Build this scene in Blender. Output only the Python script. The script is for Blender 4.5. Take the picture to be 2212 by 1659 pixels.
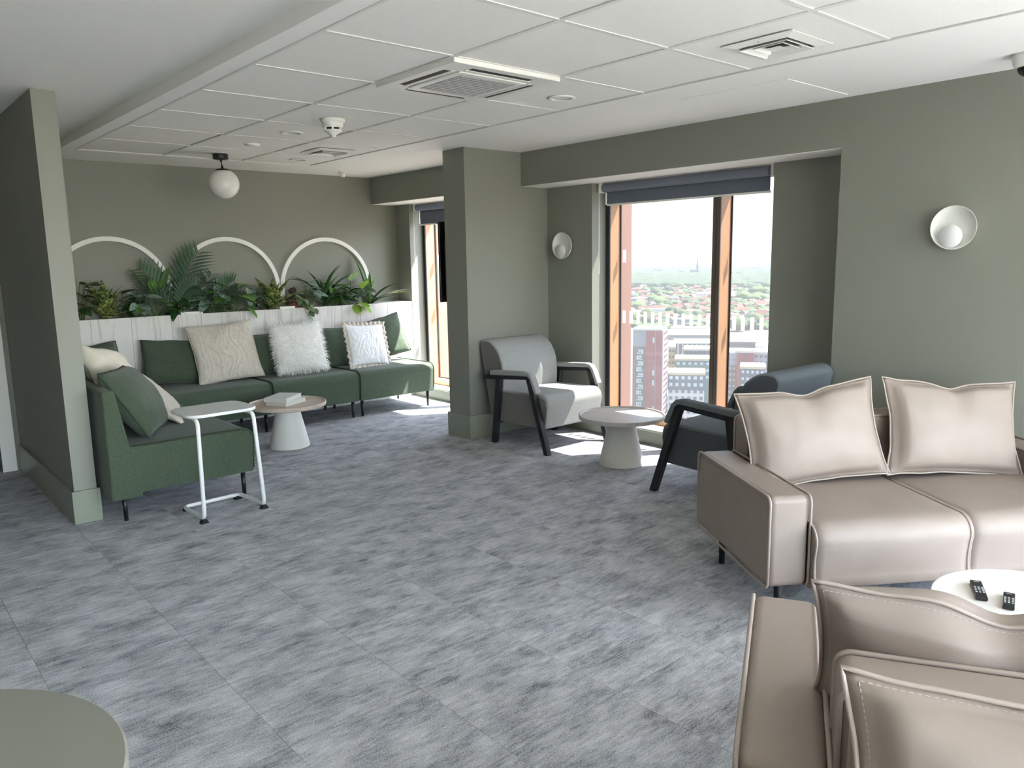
import bpy, bmesh, math, random
from mathutils import Vector, Matrix, noise
random.seed(7)
scene = bpy.context.scene
for o in list(bpy.data.objects):
    bpy.data.objects.remove(o, do_unlink=True)
COL = scene.collection
PI = math.pi

# ---------------------------------------------------------------- camera
CAM_H = 1.521
YAW, PITCH, ROLL, FOC = 0.71547795, 0.15993603, -0.01697683, 1679.06
def cam_axes():
    fw = Vector((math.sin(YAW)*math.cos(PITCH), math.cos(YAW)*math.cos(PITCH), -math.sin(PITCH)))
    rt = Vector((math.cos(YAW), -math.sin(YAW), 0)); up = rt.cross(fw)
    c, s = math.cos(ROLL), math.sin(ROLL)
    return c*rt + s*up, -s*rt + c*up, fw
RT, UP, FW = cam_axes()
CAMP = Vector((0, 0, CAM_H))
cd = bpy.data.cameras.new('camera'); cam = bpy.data.objects.new('camera', cd); COL.objects.link(cam)
cam.matrix_world = Matrix(((RT.x, UP.x, -FW.x, 0), (RT.y, UP.y, -FW.y, 0), (RT.z, UP.z, -FW.z, CAM_H), (0, 0, 0, 1)))
cd.sensor_width = 36.0; cd.lens = FOC/2212*36; cd.clip_start = 0.05; cd.clip_end = 30000
scene.camera = cam
def ray(px, py):
    return RT*((px-1106)/FOC) - UP*((py-829.5)/FOC) + FW
def at_z(px, py, z):
    d = ray(px, py); return CAMP + d*((z-CAM_H)/d.z)
def at_y(px, py, y):
    d = ray(px, py); return CAMP + d*(y/d.y)
def at_x(px, py, x):
    d = ray(px, py); return CAMP + d*(x/d.x)
def at_d(px, py, dist):
    d = ray(px, py); return CAMP + d*(dist/math.hypot(d.x, d.y))

# ---------------------------------------------------------------- light
SUN_V = Vector((-0.52, 0.31, -1.0)).normalized()
world = bpy.data.worlds.new('World'); scene.world = world; world.use_nodes = True
wn = world.node_tree.nodes; wl = world.node_tree.links
for n in list(wn): wn.remove(n)
sky = wn.new('ShaderNodeTexSky'); sky.sky_type = 'NISHITA'; sky.sun_disc = False
sky.sun_elevation = math.asin(-SUN_V.z); sky.sun_rotation = math.atan2(-SUN_V.x, -SUN_V.y)
sky.altitude = 100; sky.air_density = 1.0; sky.dust_density = 1.2; sky.ozone_density = 1.0
hs = wn.new('ShaderNodeHueSaturation'); hs.inputs['Saturation'].default_value = 0.62
bg = wn.new('ShaderNodeBackground'); bg.inputs['Strength'].default_value = 0.42
wo = wn.new('ShaderNodeOutputWorld')
wl.new(sky.outputs[0], hs.inputs['Color']); wl.new(hs.outputs[0], bg.inputs['Color']); wl.new(bg.outputs[0], wo.inputs['Surface'])
sd = bpy.data.lights.new('sun', 'SUN'); sun = bpy.data.objects.new('sun', sd); COL.objects.link(sun)
sd.energy = 13.0; sd.angle = math.radians(0.6); sd.color = (1.0, 0.965, 0.91)
sun.rotation_euler = SUN_V.to_track_quat('-Z', 'Y').to_euler(); sun.location = (20, -12, 40)
scene.view_settings.view_transform = 'Standard'; scene.view_settings.look = 'None'
scene.view_settings.exposure = 3.2; scene.view_settings.gamma = 1.0
scene.view_settings.use_curve_mapping = False
cy = scene.cycles
cy.max_bounces = 10; cy.diffuse_bounces = 7; cy.glossy_bounces = 4; cy.transmission_bounces = 6; cy.transparent_max_bounces = 12
cy.caustics_reflective = False; cy.caustics_refractive = False; cy.sample_clamp_indirect = 6.0
cy.use_denoising = True; cy.volume_bounces = 0; cy.volume_max_steps = 64
def portal(name, loc, rot, sx, sy):
    l = bpy.data.lights.new(name, 'AREA'); l.shape = 'RECTANGLE'; l.size = sx; l.size_y = sy
    o = bpy.data.objects.new(name, l); COL.objects.link(o); o.location = loc; o.rotation_euler = rot
    l.cycles.is_portal = True

# ---------------------------------------------------------------- materials
def srgb(r, g, b):
    return tuple((c/255/12.92 if c/255 <= .04045 else ((c/255+.055)/1.055)**2.4) for c in (r, g, b)) + (1,)
MATS = {}
def mat(name, col, rough=.6, metal=0., spec=.5, var=None, vscale=6., bump=0., bscale=200., stretch=(1, 1, 1), sheen=0., emit=None):
    """Principled material; var = second colour mixed in by noise."""
    m = bpy.data.materials.new(name); m.use_nodes = True
    nt = m.node_tree; N = nt.nodes; L = nt.links; p = N['Principled BSDF']
    p.inputs['Base Color'].default_value = col; p.inputs['Roughness'].default_value = rough
    p.inputs['Metallic'].default_value = metal; p.inputs['Specular IOR Level'].default_value = spec
    if sheen: p.inputs['Sheen Weight'].default_value = sheen
    if var or bump:
        tc = N.new('ShaderNodeTexCoord'); mp = N.new('ShaderNodeMapping'); mp.inputs['Scale'].default_value = stretch
        L.new(tc.outputs['Object'], mp.inputs['Vector'])
    if var:
        nz = N.new('ShaderNodeTexNoise'); nz.inputs['Scale'].default_value = vscale; nz.inputs['Detail'].default_value = 5
        L.new(mp.outputs[0], nz.inputs['Vector'])
        cr = N.new('ShaderNodeValToRGB'); cr.color_ramp.elements[0].position = .35; cr.color_ramp.elements[1].position = .65
        cr.color_ramp.elements[0].color = col; cr.color_ramp.elements[1].color = var
        L.new(nz.outputs[0], cr.inputs[0]); L.new(cr.outputs[0], p.inputs['Base Color'])
    if bump:
        nb = N.new('ShaderNodeTexNoise'); nb.inputs['Scale'].default_value = bscale; nb.inputs['Detail'].default_value = 3
        L.new(mp.outputs[0], nb.inputs['Vector'])
        bp = N.new('ShaderNodeBump'); bp.inputs['Strength'].default_value = bump; bp.inputs['Distance'].default_value = .004
        L.new(nb.outputs[0], bp.inputs['Height']); L.new(bp.outputs[0], p.inputs['Normal'])
    if emit:
        p.inputs['Emission Color'].default_value = emit[0]; p.inputs['Emission Strength'].default_value = emit[1]
    MATS[name] = m
    return m
mat('sage_paint', srgb(133, 134, 124), .55, bump=.05, bscale=120)
mat('sage_gloss', srgb(136, 142, 127), .32)
mat('white_paint', srgb(240, 239, 235), .7)
mat('ceiling_tile', srgb(238, 237, 232), .85, var=srgb(233, 232, 226), vscale=90, bump=.15, bscale=260)
mat('grid_metal', srgb(222, 221, 216), .7, spec=.2)
mat('dark_gap', srgb(40, 40, 40), .9)
mat('white_plastic', srgb(228, 228, 222), .4)
mat('grey_grille', srgb(160, 161, 160), .6)
mat('black_slot', srgb(30, 30, 32), .6)
mat('black_metal', srgb(22, 23, 26), .45)
mat('black_wood', srgb(24, 26, 30), .5)
mat('white_metal', srgb(226, 228, 226), .35)
mat('opal_glass', srgb(232, 231, 226), .25)
mat('green_fabric', srgb(61, 75, 58), .9, var=srgb(70, 84, 66), vscale=60, bump=.35, bscale=900, sheen=.15)
mat('green_piping', srgb(52, 64, 50), .9)
mat('grey_fabric', srgb(148, 149, 147), .9, var=srgb(162, 162, 158), vscale=110, bump=.35, bscale=900, sheen=.1)
mat('grey_plain', srgb(118, 115, 112), .85, bump=.2, bscale=900)
mat('grey_fabric_shaded', srgb(104, 110, 116), .9, var=srgb(112, 118, 123), vscale=110, bump=.3, bscale=900)  # grey armchair fabric again, with shade put into its colour
mat('grey_plain_shaded', srgb(80, 84, 90), .85, bump=.2, bscale=900)
mat('taupe_leather', srgb(147, 134, 125), .48, var=srgb(151, 138, 129), vscale=5, bump=.12, bscale=350, spec=.35)
mat('taupe_piping', srgb(160, 147, 138), .42)
mat('thread', srgb(176, 164, 155), .6)
mat('linen', srgb(206, 199, 188), .95, var=srgb(196, 188, 176), vscale=40, bump=.3, bscale=500)
mat('cream_linen', srgb(222, 214, 198), .95, bump=.3, bscale=500)
mat('white_cotton', srgb(232, 233, 236), .95, bump=.3, bscale=500)
mat('ruffle_linen', srgb(200, 190, 180), .95, bump=.3, bscale=500)
mat('white_fur', srgb(244, 243, 241), .9)
mat('cone_paint', srgb(214, 212, 206), .6)
mat('tray_wood', srgb(198, 182, 166), .5, var=srgb(188, 171, 155), vscale=8, stretch=(1, 12, 1))
mat('pale_wood', srgb(196, 191, 186), .45, var=srgb(182, 177, 172), vscale=8, stretch=(1, 12, 1))
mat('marble_top', srgb(230, 226, 220), .35, var=srgb(220, 215, 208), vscale=3, stretch=(1, 4, 1))
mat('laminate_grey', srgb(128, 128, 118), .4)
mat('book_cover', srgb(212, 212, 210), .5)
mat('book_pages', srgb(200, 197, 190), .8)
mat('bronze_frame', srgb(178, 134, 100), .45, metal=.0)
mat('bronze_dark', srgb(92, 80, 70), .5)
mat('gasket', srgb(38, 40, 48), .5)
mat('facade_copper', srgb(140, 92, 74), .6)
mat('sticker_white', srgb(244, 244, 244), .7)
mat('blind_fabric', srgb(104, 111, 124), .8, bump=.1, bscale=600)
mat('blind_roll', srgb(112, 119, 134), .7)
mat('tv_black', srgb(12, 14, 20), .2)
mat('door_blue', srgb(36, 42, 62), .5)
mat('soil', srgb(58, 40, 34), .95, var=srgb(96, 62, 54), vscale=60, bump=1., bscale=80)
mat('basket', srgb(96, 60, 46), .85, var=srgb(128, 86, 66), vscale=40, bump=1., bscale=60, stretch=(1, 1, 3))
mat('stem_green', srgb(70, 96, 48), .6)
mat('remote_black', srgb(20, 21, 24), .4)
mat('button_grey', srgb(186, 188, 190), .5)
mat('dome_glass', srgb(20, 22, 26), .05)

def whitewood():
    m = mat('white_wood', srgb(214, 211, 205), .55); nt = m.node_tree; N = nt.nodes; L = nt.links; p = N['Principled BSDF']
    tc = N.new('ShaderNodeTexCoord'); oi = N.new('ShaderNodeObjectInfo')
    vm = N.new('ShaderNodeVectorMath'); vm.operation = 'SCALE'; vm.inputs[0].default_value = (7, 3, 31)
    L.new(oi.outputs['Random'], vm.inputs['Scale'])
    ad = N.new('ShaderNodeVectorMath'); L.new(tc.outputs['Object'], ad.inputs[0]); L.new(vm.outputs[0], ad.inputs[1])
    mp = N.new('ShaderNodeMapping'); mp.inputs['Scale'].default_value = (16, 16, 1.3); L.new(ad.outputs[0], mp.inputs['Vector'])
    nz = N.new('ShaderNodeTexNoise'); nz.inputs['Scale'].default_value = 1.3; nz.inputs['Detail'].default_value = 6; nz.inputs['Distortion'].default_value = 1.2
    L.new(mp.outputs[0], nz.inputs['Vector'])
    cr = N.new('ShaderNodeValToRGB'); e = cr.color_ramp.elements
    e[0].position = .22; e[0].color = srgb(178, 172, 166); e[1].position = .5; e[1].color = srgb(216, 213, 210)
    L.new(nz.outputs[0], cr.inputs[0]); L.new(cr.outputs[0], p.inputs['Base Color'])
whitewood()

def carpet():
    m = mat('carpet', srgb(120, 121, 124), 1.0, spec=.1); nt = m.node_tree; N = nt.nodes; L = nt.links; p = N['Principled BSDF']
    ge = N.new('ShaderNodeNewGeometry'); oi = N.new('ShaderNodeObjectInfo')
    vm = N.new('ShaderNodeVectorMath'); vm.operation = 'SCALE'; vm.inputs[0].default_value = (13, 29, 0)
    L.new(oi.outputs['Random'], vm.inputs['Scale'])
    ad = N.new('ShaderNodeVectorMath'); L.new(ge.outputs['Position'], ad.inputs[0]); L.new(vm.outputs[0], ad.inputs[1])
    def nz(sx, sy, sc, det, src, rough=.6):
        mp = N.new('ShaderNodeMapping'); mp.inputs['Scale'].default_value = (sx, sy, 1); L.new(src, mp.inputs['Vector'])
        n = N.new('ShaderNodeTexNoise'); n.inputs['Scale'].default_value = sc; n.inputs['Detail'].default_value = det; n.inputs['Roughness'].default_value = rough
        L.new(mp.outputs[0], n.inputs['Vector']); return n.outputs[0]
    def mth(op, a, b):
        x = N.new('ShaderNodeMath'); x.operation = op
        for i, v in enumerate((a, b)):
            if isinstance(v, (int, float)): x.inputs[i].default_value = v
            else: L.new(v, x.inputs[i])
        return x.outputs[0]
    big = nz(1, 1.6, 4.5, 4, ad.outputs[0]); strk = nz(1, 4.5, 9, 4, ad.outputs[0], .75); fine = nz(1, 1.3, 170, 2, ge.outputs['Position'], .8)
    line = nz(1, 9, 16, 3, ad.outputs[0], .75)
    t = mth('ADD', mth('MULTIPLY', big, .42), mth('MULTIPLY', strk, .36))
    t = mth('ADD', t, mth('MULTIPLY', line, .22))
    t = mth('ADD', t, mth('MULTIPLY', mth('SUBTRACT', fine, .5), .5))
    cr = N.new('ShaderNodeValToRGB'); e = cr.color_ramp.elements
    e[0].position = .34; e[0].color = srgb(92, 95, 101); e[1].position = .66; e[1].color = srgb(214, 215, 219)
    mid = cr.color_ramp.elements.new(.48); mid.color = srgb(166, 168, 173)
    L.new(t, cr.inputs[0]); L.new(cr.outputs[0], p.inputs['Base Color'])
    bp = N.new('ShaderNodeBump'); bp.inputs['Strength'].default_value = .6; bp.inputs['Distance'].default_value = .004
    L.new(fine, bp.inputs['Height']); L.new(bp.outputs[0], p.inputs['Normal'])
carpet()

def leafmat(name, c1, c2, pattern='rib', scale=9.):
    """leaf with pattern along its object axes (x = length 0..1, y = width)"""
    m = mat(name, srgb(*c1), .38); nt = m.node_tree; N = nt.nodes; L = nt.links; p = N['Principled BSDF']
    tc = N.new('ShaderNodeTexCoord'); sp = N.new('ShaderNodeSeparateXYZ'); L.new(tc.outputs['Object'], sp.inputs[0])
    if pattern == 'rib':      # pale midrib
        a = N.new('ShaderNodeMath'); a.operation = 'ABSOLUTE'; L.new(sp.outputs['Y'], a.inputs[0])
        cr = N.new('ShaderNodeValToRGB'); e = cr.color_ramp.elements
        e[0].position = .0; e[0].color = srgb(*c2); e[1].position = .035; e[1].color = srgb(*c1); L.new(a.outputs[0], cr.inputs[0])
    elif pattern == 'stripe':  # watermelon stripes
        a = N.new('ShaderNodeMath'); a.operation = 'MULTIPLY'; a.inputs[1].default_value = 48; L.new(sp.outputs['Y'], a.inputs[0])
        s = N.new('ShaderNodeMath'); s.operation = 'SINE'; L.new(a.outputs[0], s.inputs[0])
        cr = N.new('ShaderNodeValToRGB'); e = cr.color_ramp.elements
        e[0].position = .1; e[0].color = srgb(*c1); e[1].position = .7; e[1].color = srgb(*c2); L.new(s.outputs[0], cr.inputs[0])
    else:                      # blotchy variegation
        nz = N.new('ShaderNodeTexNoise'); nz.inputs['Scale'].default_value = scale; nz.inputs['Detail'].default_value = 4
        L.new(tc.outputs['Object'], nz.inputs['Vector'])
        cr = N.new('ShaderNodeValToRGB'); e = cr.color_ramp.elements
        e[0].position = .46; e[0].color = srgb(*c1); e[1].position = .60; e[1].color = srgb(*c2); L.new(nz.outputs[0], cr.inputs[0])
    L.new(cr.outputs[0], p.inputs['Base Color'])
leafmat('leaf_dark', (42, 74, 38), (60, 96, 50))
leafmat('leaf_mid', (84, 128, 50), (112, 156, 76))
leafmat('leaf_lime', (116, 150, 46), (158, 186, 84))
leafmat('leaf_grey', (112, 138, 122), (156, 176, 162), 'blotch', 5)
leafmat('leaf_palm', (70, 98, 76), (104, 132, 108))
leafmat('leaf_varieg', (58, 88, 40), (172, 180, 112), 'blotch', 11)
leafmat('leaf_striped', (54, 78, 44), (164, 178, 142), 'stripe')
leafmat('leaf_pale', (170, 196, 140), (120, 158, 90), 'blotch', 12)
leafmat('leaf_plum', (52, 34, 36), (70, 48, 50))

def glassmat():
    m = bpy.data.materials.new('window_glass'); m.use_nodes = True; nt = m.node_tree; N = nt.nodes; L = nt.links
    for n in list(N): N.remove(n)
    out = N.new('ShaderNodeOutputMaterial')
    tr = N.new('ShaderNodeBsdfTransparent'); tr.inputs['Color'].default_value = (.115, .120, .121, 1)
    gl = N.new('ShaderNodeBsdfGlossy'); gl.inputs['Roughness'].default_value = .02
    tl = N.new('ShaderNodeBsdfTranslucent'); tl.inputs['Color'].default_value = (.9, .93, .95, 1)
    m1 = N.new('ShaderNodeMixShader'); m1.inputs[0].default_value = .045; L.new(tr.outputs[0], m1.inputs[1]); L.new(gl.outputs[0], m1.inputs[2])
    m2 = N.new('ShaderNodeMixShader'); m2.inputs[0].default_value = .010; L.new(m1.outputs[0], m2.inputs[1]); L.new(tl.outputs[0], m2.inputs[2])  # thin translucent veil added to the glass to imitate haze outside
    L.new(m2.outputs[0], out.inputs['Surface']); MATS['window_glass'] = m
    m = bpy.data.materials.new('clear_glass'); m.use_nodes = True; nt = m.node_tree; N = nt.nodes; L = nt.links
    for n in list(N): N.remove(n)
    out = N.new('ShaderNodeOutputMaterial'); tr = N.new('ShaderNodeBsdfTransparent'); tr.inputs['Color'].default_value = (.97, .98, .98, 1)
    L.new(tr.outputs[0], out.inputs['Surface']); MATS['clear_glass'] = m
    m = MATS['window_glass'].copy(); m.name = 'window_glass_light'; m.node_tree.nodes['Transparent BSDF'].inputs['Color'].default_value = (.32, .33, .33, 1); MATS['window_glass_light'] = m
glassmat()
def stickermat():
    m = MATS['sticker_white']; N = m.node_tree.nodes; L = m.node_tree.links; tl = N.new('ShaderNodeBsdfTranslucent'); tl.inputs['Color'].default_value = (.9, .9, .9, 1)
    mx = N.new('ShaderNodeMixShader'); mx.inputs[0].default_value = .6; L.new(N['Principled BSDF'].outputs[0], mx.inputs[1]); L.new(tl.outputs[0], mx.inputs[2]); L.new(mx.outputs[0], N['Material Output'].inputs['Surface'])
stickermat()

# ---------------------------------------------------------------- mesh helpers
class B:
    """collects shapes into one mesh"""
    def __init__(s): s.v = []; s.f = []; s.mi = []; s.cur = 0
    def add(s, vs, fs):
        k = len(s.v); s.v += [tuple(v) for v in vs]; s.f += [tuple(i+k for i in f) for f in fs]; s.mi += [s.cur]*len(fs); return s
    def box(s, x0, y0, z0, x1, y1, z1, M=None):
        vs = [Vector((x, y, z)) for z in (z0, z1) for y in (y0, y1) for x in (x0, x1)]
        if M: vs = [M @ v for v in vs]
        return s.add(vs, [(0, 2, 3, 1), (4, 5, 7, 6), (0, 1, 5, 4), (2, 6, 7, 3), (0, 4, 6, 2), (1, 3, 7, 5)])
    def tube(s, pts, r, n=8, closed=False, taper=None):
        pts = [Vector(p) for p in pts]; m = len(pts); rings = []; prev = None
        for i, p in enumerate(pts):
            a = pts[i-1] if (i > 0 or closed) else p; b = pts[(i+1) % m] if (i < m-1 or closed) else p
            t = (b-a).normalized()
            if prev is None:
                ref = Vector((0, 0, 1)) if abs(t.z) < .9 else Vector((1, 0, 0)); u = t.cross(ref).normalized()
            else:
                u = (prev - t*prev.dot(t)).normalized()
            prev = u; w = t.cross(u); rr = r if taper is None else taper[i]
            rings.append([p + (u*math.cos(2*PI*k/n) + w*math.sin(2*PI*k/n))*rr for k in range(n)])
        vs = [q for rg in rings for q in rg]; fs = []
        for i in range(m if closed else m-1):
            j = (i+1) % m
            for k in range(n):
                fs.append((i*n+k, i*n+(k+1) % n, j*n+(k+1) % n, j*n+k))
        if not closed:
            fs.append(tuple(range(n-1, -1, -1))); fs.append(tuple((m-1)*n+k for k in range(n)))
        return s.add(vs, fs)
    def lathe(s, prof, n=32, c=(0, 0, 0), M=None, cap=True):
        vs = []; fs = []
        for r, z in prof:
            for k in range(n):
                v = Vector((c[0]+r*math.cos(2*PI*k/n), c[1]+r*math.sin(2*PI*k/n), c[2]+z)); vs.append(M @ v if M else v)
        for i in range(len(prof)-1):
            for k in range(n):
                fs.append((i*n+k, i*n+(k+1) % n, (i+1)*n+(k+1) % n, (i+1)*n+k))
        if cap:
            fs.append(tuple(range(n-1, -1, -1))); fs.append(tuple((len(prof)-1)*n+k for k in range(n)))
        return s.add(vs, fs)
    def prism(s, poly, a0, a1, axis='x', M=None):
        """extrude a polygon; axis x: poly=(y,z); axis z: poly=(x,y); axis y: poly=(x,z)"""
        def P(p, a):
            return Vector((a, p[0], p[1])) if axis == 'x' else Vector((p[0], p[1], a)) if axis == 'z' else Vector((p[0], a, p[1]))
        n = len(poly); vs = [P(p, a0) for p in poly] + [P(p, a1) for p in poly]
        if M: vs = [M @ v for v in vs]
        fs = [tuple(range(n-1, -1, -1)), tuple(range(n, 2*n))] + [(i, (i+1) % n, n+(i+1) % n, n+i) for i in range(n)]
        return s.add(vs, fs)
    def mesh(s, name, mats):
        me = bpy.data.meshes.new(name); me.from_pydata(s.v, [], s.f)
        for m in (mats if isinstance(mats, (list, tuple)) else [mats]): me.materials.append(MATS[m] if isinstance(m, str) else m)
        for p, i in zip(me.polygons, s.mi): p.material_index = i
        bm = bmesh.new(); bm.from_mesh(me); bmesh.ops.recalc_face_normals(bm, faces=bm.faces); bm.to_mesh(me); bm.free()
        return me
    def obj(s, name, mats, parent=None, smooth=False, bevel=0., seg=2, sub=0, loc=None, rot=None):
        return link(name, s.mesh(name, mats), parent, smooth, bevel, seg, sub, loc, rot)
def link(name, me, parent=None, smooth=False, bevel=0., seg=2, sub=0, loc=None, rot=None, M=None):
    o = bpy.data.objects.new(name, me); COL.objects.link(o)
    if parent: o.parent = parent
    if loc: o.location = loc
    if rot: o.rotation_euler = rot
    if M: o.matrix_basis = M
    if bevel:
        b = o.modifiers.new('bevel', 'BEVEL'); b.width = bevel; b.segments = seg; b.limit_method = 'ANGLE'; b.angle_limit = math.radians(40)
    if sub:
        q = o.modifiers.new('sub', 'SUBSURF'); q.levels = sub; q.render_levels = sub
    if smooth or bevel:
        for p in me.polygons: p.use_smooth = True
        if not smooth: # keep flats flat with bevel
            w = o.modifiers.new('wn', 'WEIGHTED_NORMAL'); w.keep_sharp = True
    return o
def tag(o, label, cat, group=None):
    o['label'] = label; o['category'] = cat
    if group: o['group'] = group
    return o
def thing(name, label, cat, loc=(0, 0, 0), rotz=0., group=None):
    o = bpy.data.objects.new(name, None); COL.objects.link(o); o.empty_display_size = .1
    o.location = loc; o.rotation_euler = (0, 0, rotz); return tag(o, label, cat, group)
def struct(o): o['kind'] = 'structure'; return o
def stuff(o): o['kind'] = 'stuff'; return o
def rrect(w, h, r, n=5):
    """rounded rectangle outline centred at 0"""
    P = []
    for cx, cy_, a in ((w/2-r, h/2-r, 0), (-w/2+r, h/2-r, 90), (-w/2+r, -h/2+r, 180), (w/2-r, -h/2+r, 270)):
        for k in range(n+1):
            t = math.radians(a + 90*k/n); P.append((cx+r*math.cos(t), cy_+r*math.sin(t)))
    return P
def arc(c, r, a0, a1, n):
    return [(c[0]+r*math.cos(math.radians(a0+(a1-a0)*k/n)), c[1]+r*math.sin(math.radians(a0+(a1-a0)*k/n))) for k in range(n+1)]

# ================================================================ STRUCTURE
CZ, UZ, SOF = 2.42, 2.485, 2.137          # lowered ceiling, upper ceiling, window soffit
XW, XB, XO = 4.617, 4.93, 5.11            # wall face, recess back, inside of window frame
YF, YP = 7.63, 7.36                       # far wall, planter front
YB, XL = -3.2, -1.25                      # wall behind the camera, left wall
WIN = [(2.92, 4.605, 'window_1'), (5.675, YP, 'window_2')]
W3 = (-2.95, -0.35)                         # window beside the camera, out of frame

# floor with carpet tiles
fl = struct(B().box(XL, YB, -.25, XO+.2, YF, -.012).obj('floor', 'dark_gap'))
TS = .5; x0 = 1.434-6*TS; y0 = 3.68-14*TS; cache = {}
for i in range(14):
    for j in range(24):
        a0, a1 = max(x0+i*TS, XL), min(x0+(i+1)*TS, XB); b0, b1 = max(y0+j*TS, YB), min(y0+(j+1)*TS, YF)
        if a1-a0 < .02 or b1-b0 < .02: continue
        k = (round(a1-a0, 3), round(b1-b0, 3))
        if k not in cache:
            cache[k] = B().box(.0006, .0006, -.012, k[0]-.0006, k[1]-.0006, 0).mesh('carpet_tile', 'carpet')
        link('carpet_tile', cache[k], fl, loc=(a0, b0, 0))

# window wall (right)
w = B()
w.box(XW, YB-.2, -.25, XO, W3[0], 2.75); w.box(XW, W3[1], -.25, XO, 2.30, 2.75)
w.box(XW, W3[0], -.25, XO, W3[1], .11); w.box(XW, W3[0], SOF, XO, W3[1], 2.75)
w.box(XW, 2.30, SOF, XO+.15, YF, 2.75)                       # bulkhead over the recesses
w.box(XB, 2.30, -.25, XO, WIN[0][0], SOF)
w.box(XB, WIN[0][1], -.25, XO, WIN[1][0], SOF); w.box(XB, WIN[1][1], -.25, XO, YF, SOF)
for a, b, n in WIN: w.box(XB, a, -.25, XO, b, .11)
struct(w.obj('wall_right', 'sage_paint'))
struct(B().box(XW+.003, 2.303, SOF-.004, XO-.002, 5.148, SOF-.0005).box(XW+.003, 5.445, SOF-.004, XO-.002, YF-.002, SOF-.0005).obj('trim_1', 'white_paint'))
struct(B().box(4.0, 5.15, -.1, XB, 5.44, CZ).obj('wall_pillar', 'sage_paint'))
struct(B().box(.9, YF, -.25, XO+.15, YF+.15, 2.75).obj('wall_far', 'sage_paint'))
struct(B().box(.955, 5.075, -.1, 1.077, YF, UZ+.01).obj('wall_partition', 'sage_paint'))
# corridor end with a door
DX0, DX1 = -.10, .845
struct(B().box(XL, 6.8, -.2, DX0, 6.95, 2.6).box(DX1, 6.8, -.2, .955, 6.95, 2.6).box(DX0, 6.8, 2.1, DX1, 6.95, 2.6).obj('wall_corridor', 'sage_paint'))
dr = struct(B().box(DX0+.003, 6.83, 0.004, DX1-.003, 6.88, 2.097).obj('door_1', 'door_blue'))
B().box(DX1-.02, 6.775, 0, DX1+.075, 6.80, 2.18).box(DX0-.075, 6.775, 0, DX0+.02, 6.80, 2.18).box(DX0+.02, 6.775, 2.09, DX1-.02, 6.80, 2.18).obj('architrave', 'white_paint', dr, bevel=.004)
B().tube([(DX0+.06, 6.83, 1.0), (DX0+.06, 6.78, 1.0), (DX0+.17, 6.78, 1.0)], .01).obj('door_handle', 'white_metal', dr)
struct(B().box(XL-.2, YB, -.25, XL, 6.95, 2.75).obj('wall_left', 'sage_paint'))
# wall behind the camera with wide windows
wb = B(); BX = [(-1.15, .55), (.67, 2.5), (2.62, 4.5)]
for a, b in zip([XL-.2]+[q[1] for q in BX], [q[0] for q in BX]+[XW]): wb.box(a, YB-.2, -.25, b, YB, 2.75)
for a, b in BX: wb.box(a, YB-.2, -.25, b, YB, .1).box(a, YB-.2, 2.38, b, YB, 2.75)
struct(wb.obj('wall_front', 'sage_paint'))

# ceiling: plaster margins, upper ceiling on the left, tiles in a metal grid
XG = [1.577, 2.235, 2.905, 3.558]
YG = [6.948, 6.289] + [6.289-.672*k for k in range(1, 15)]
YG = [y for y in YG if y > YB]
XE = 1.47
ce = B()
ce.box(XG[3], YG[-1], CZ, XW+.01, YF+.01, 2.75); ce.box(XE, YG[0], CZ, XG[3], YF+.01, 2.75); ce.box(XE, YG[-1], CZ, XG[0], YG[0], 2.75)
ce.box(XE, YB-.01, CZ, XW+.01, YG[-1], 2.75)
ce.box(XL-.01, YB-.01, UZ, XE, YF+.01, 2.75)
ce.box(XG[0], YG[-1], 2.60, XG[3], YG[0], 2.75)
ceil = struct(ce.obj('ceiling', 'white_paint'))
# thin raised band around the grid
bd = .075
B().box(XG[3], YG[-1], CZ-.004, XG[3]+bd, YG[0]+bd, CZ).box(XG[0], YG[0], CZ-.004, XG[3], YG[0]+bd, CZ).obj('perimeter_band', 'white_paint', ceil, bevel=.0015)
skip = {(1, 5)}
cache = {}
for i in range(3):
    for j in range(len(YG)-1):
        if (i, j) in skip: continue
        a, b = XG[i+1]-XG[i]-.014, YG[j]-YG[j+1]-.014; k = (round(a, 3), round(b, 3))
        if k not in cache: cache[k] = B().box(-a/2, -b/2, 0, a/2, b/2, .015).mesh('ceiling_tile', 'ceiling_tile')
        link('ceiling_tile', cache[k], ceil, loc=((XG[i]+XG[i+1])/2, (YG[j]+YG[j+1])/2, CZ+.004), rot=(random.uniform(-.002, .002), random.uniform(-.003, .003), 0), bevel=.002)
for x in XG[1:3]: B().box(x-.012, YG[-1], CZ-.001, x+.012, YG[0], CZ+.003).obj('grid_bar', 'grid_metal', ceil)
for x in (XG[0], XG[3]): B().box(x-.003, YG[-1], CZ-.003, x+.012 if x < 2 else x+.003, YG[0], CZ+.003).obj('grid_bar', 'grid_metal', ceil)
for y in YG[1:-1]:
    for i in range(3):
        B().box(XG[i]+.012, y-.012, CZ-.0005, XG[i+1]-.012, y+.012, CZ+.003).obj('grid_bar', 'grid_metal', ceil)
B().box(XG[0], YG[0]-.012, CZ-.001, XG[3], YG[0]+.002, CZ+.003).obj('grid_bar', 'grid_metal', ceil)
# access panel in the plaster margin
B().box(3.872, 2.236, CZ-.004, 4.536, 2.908, CZ).obj('access_panel', 'white_paint', ceil, bevel=.002)

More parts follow.
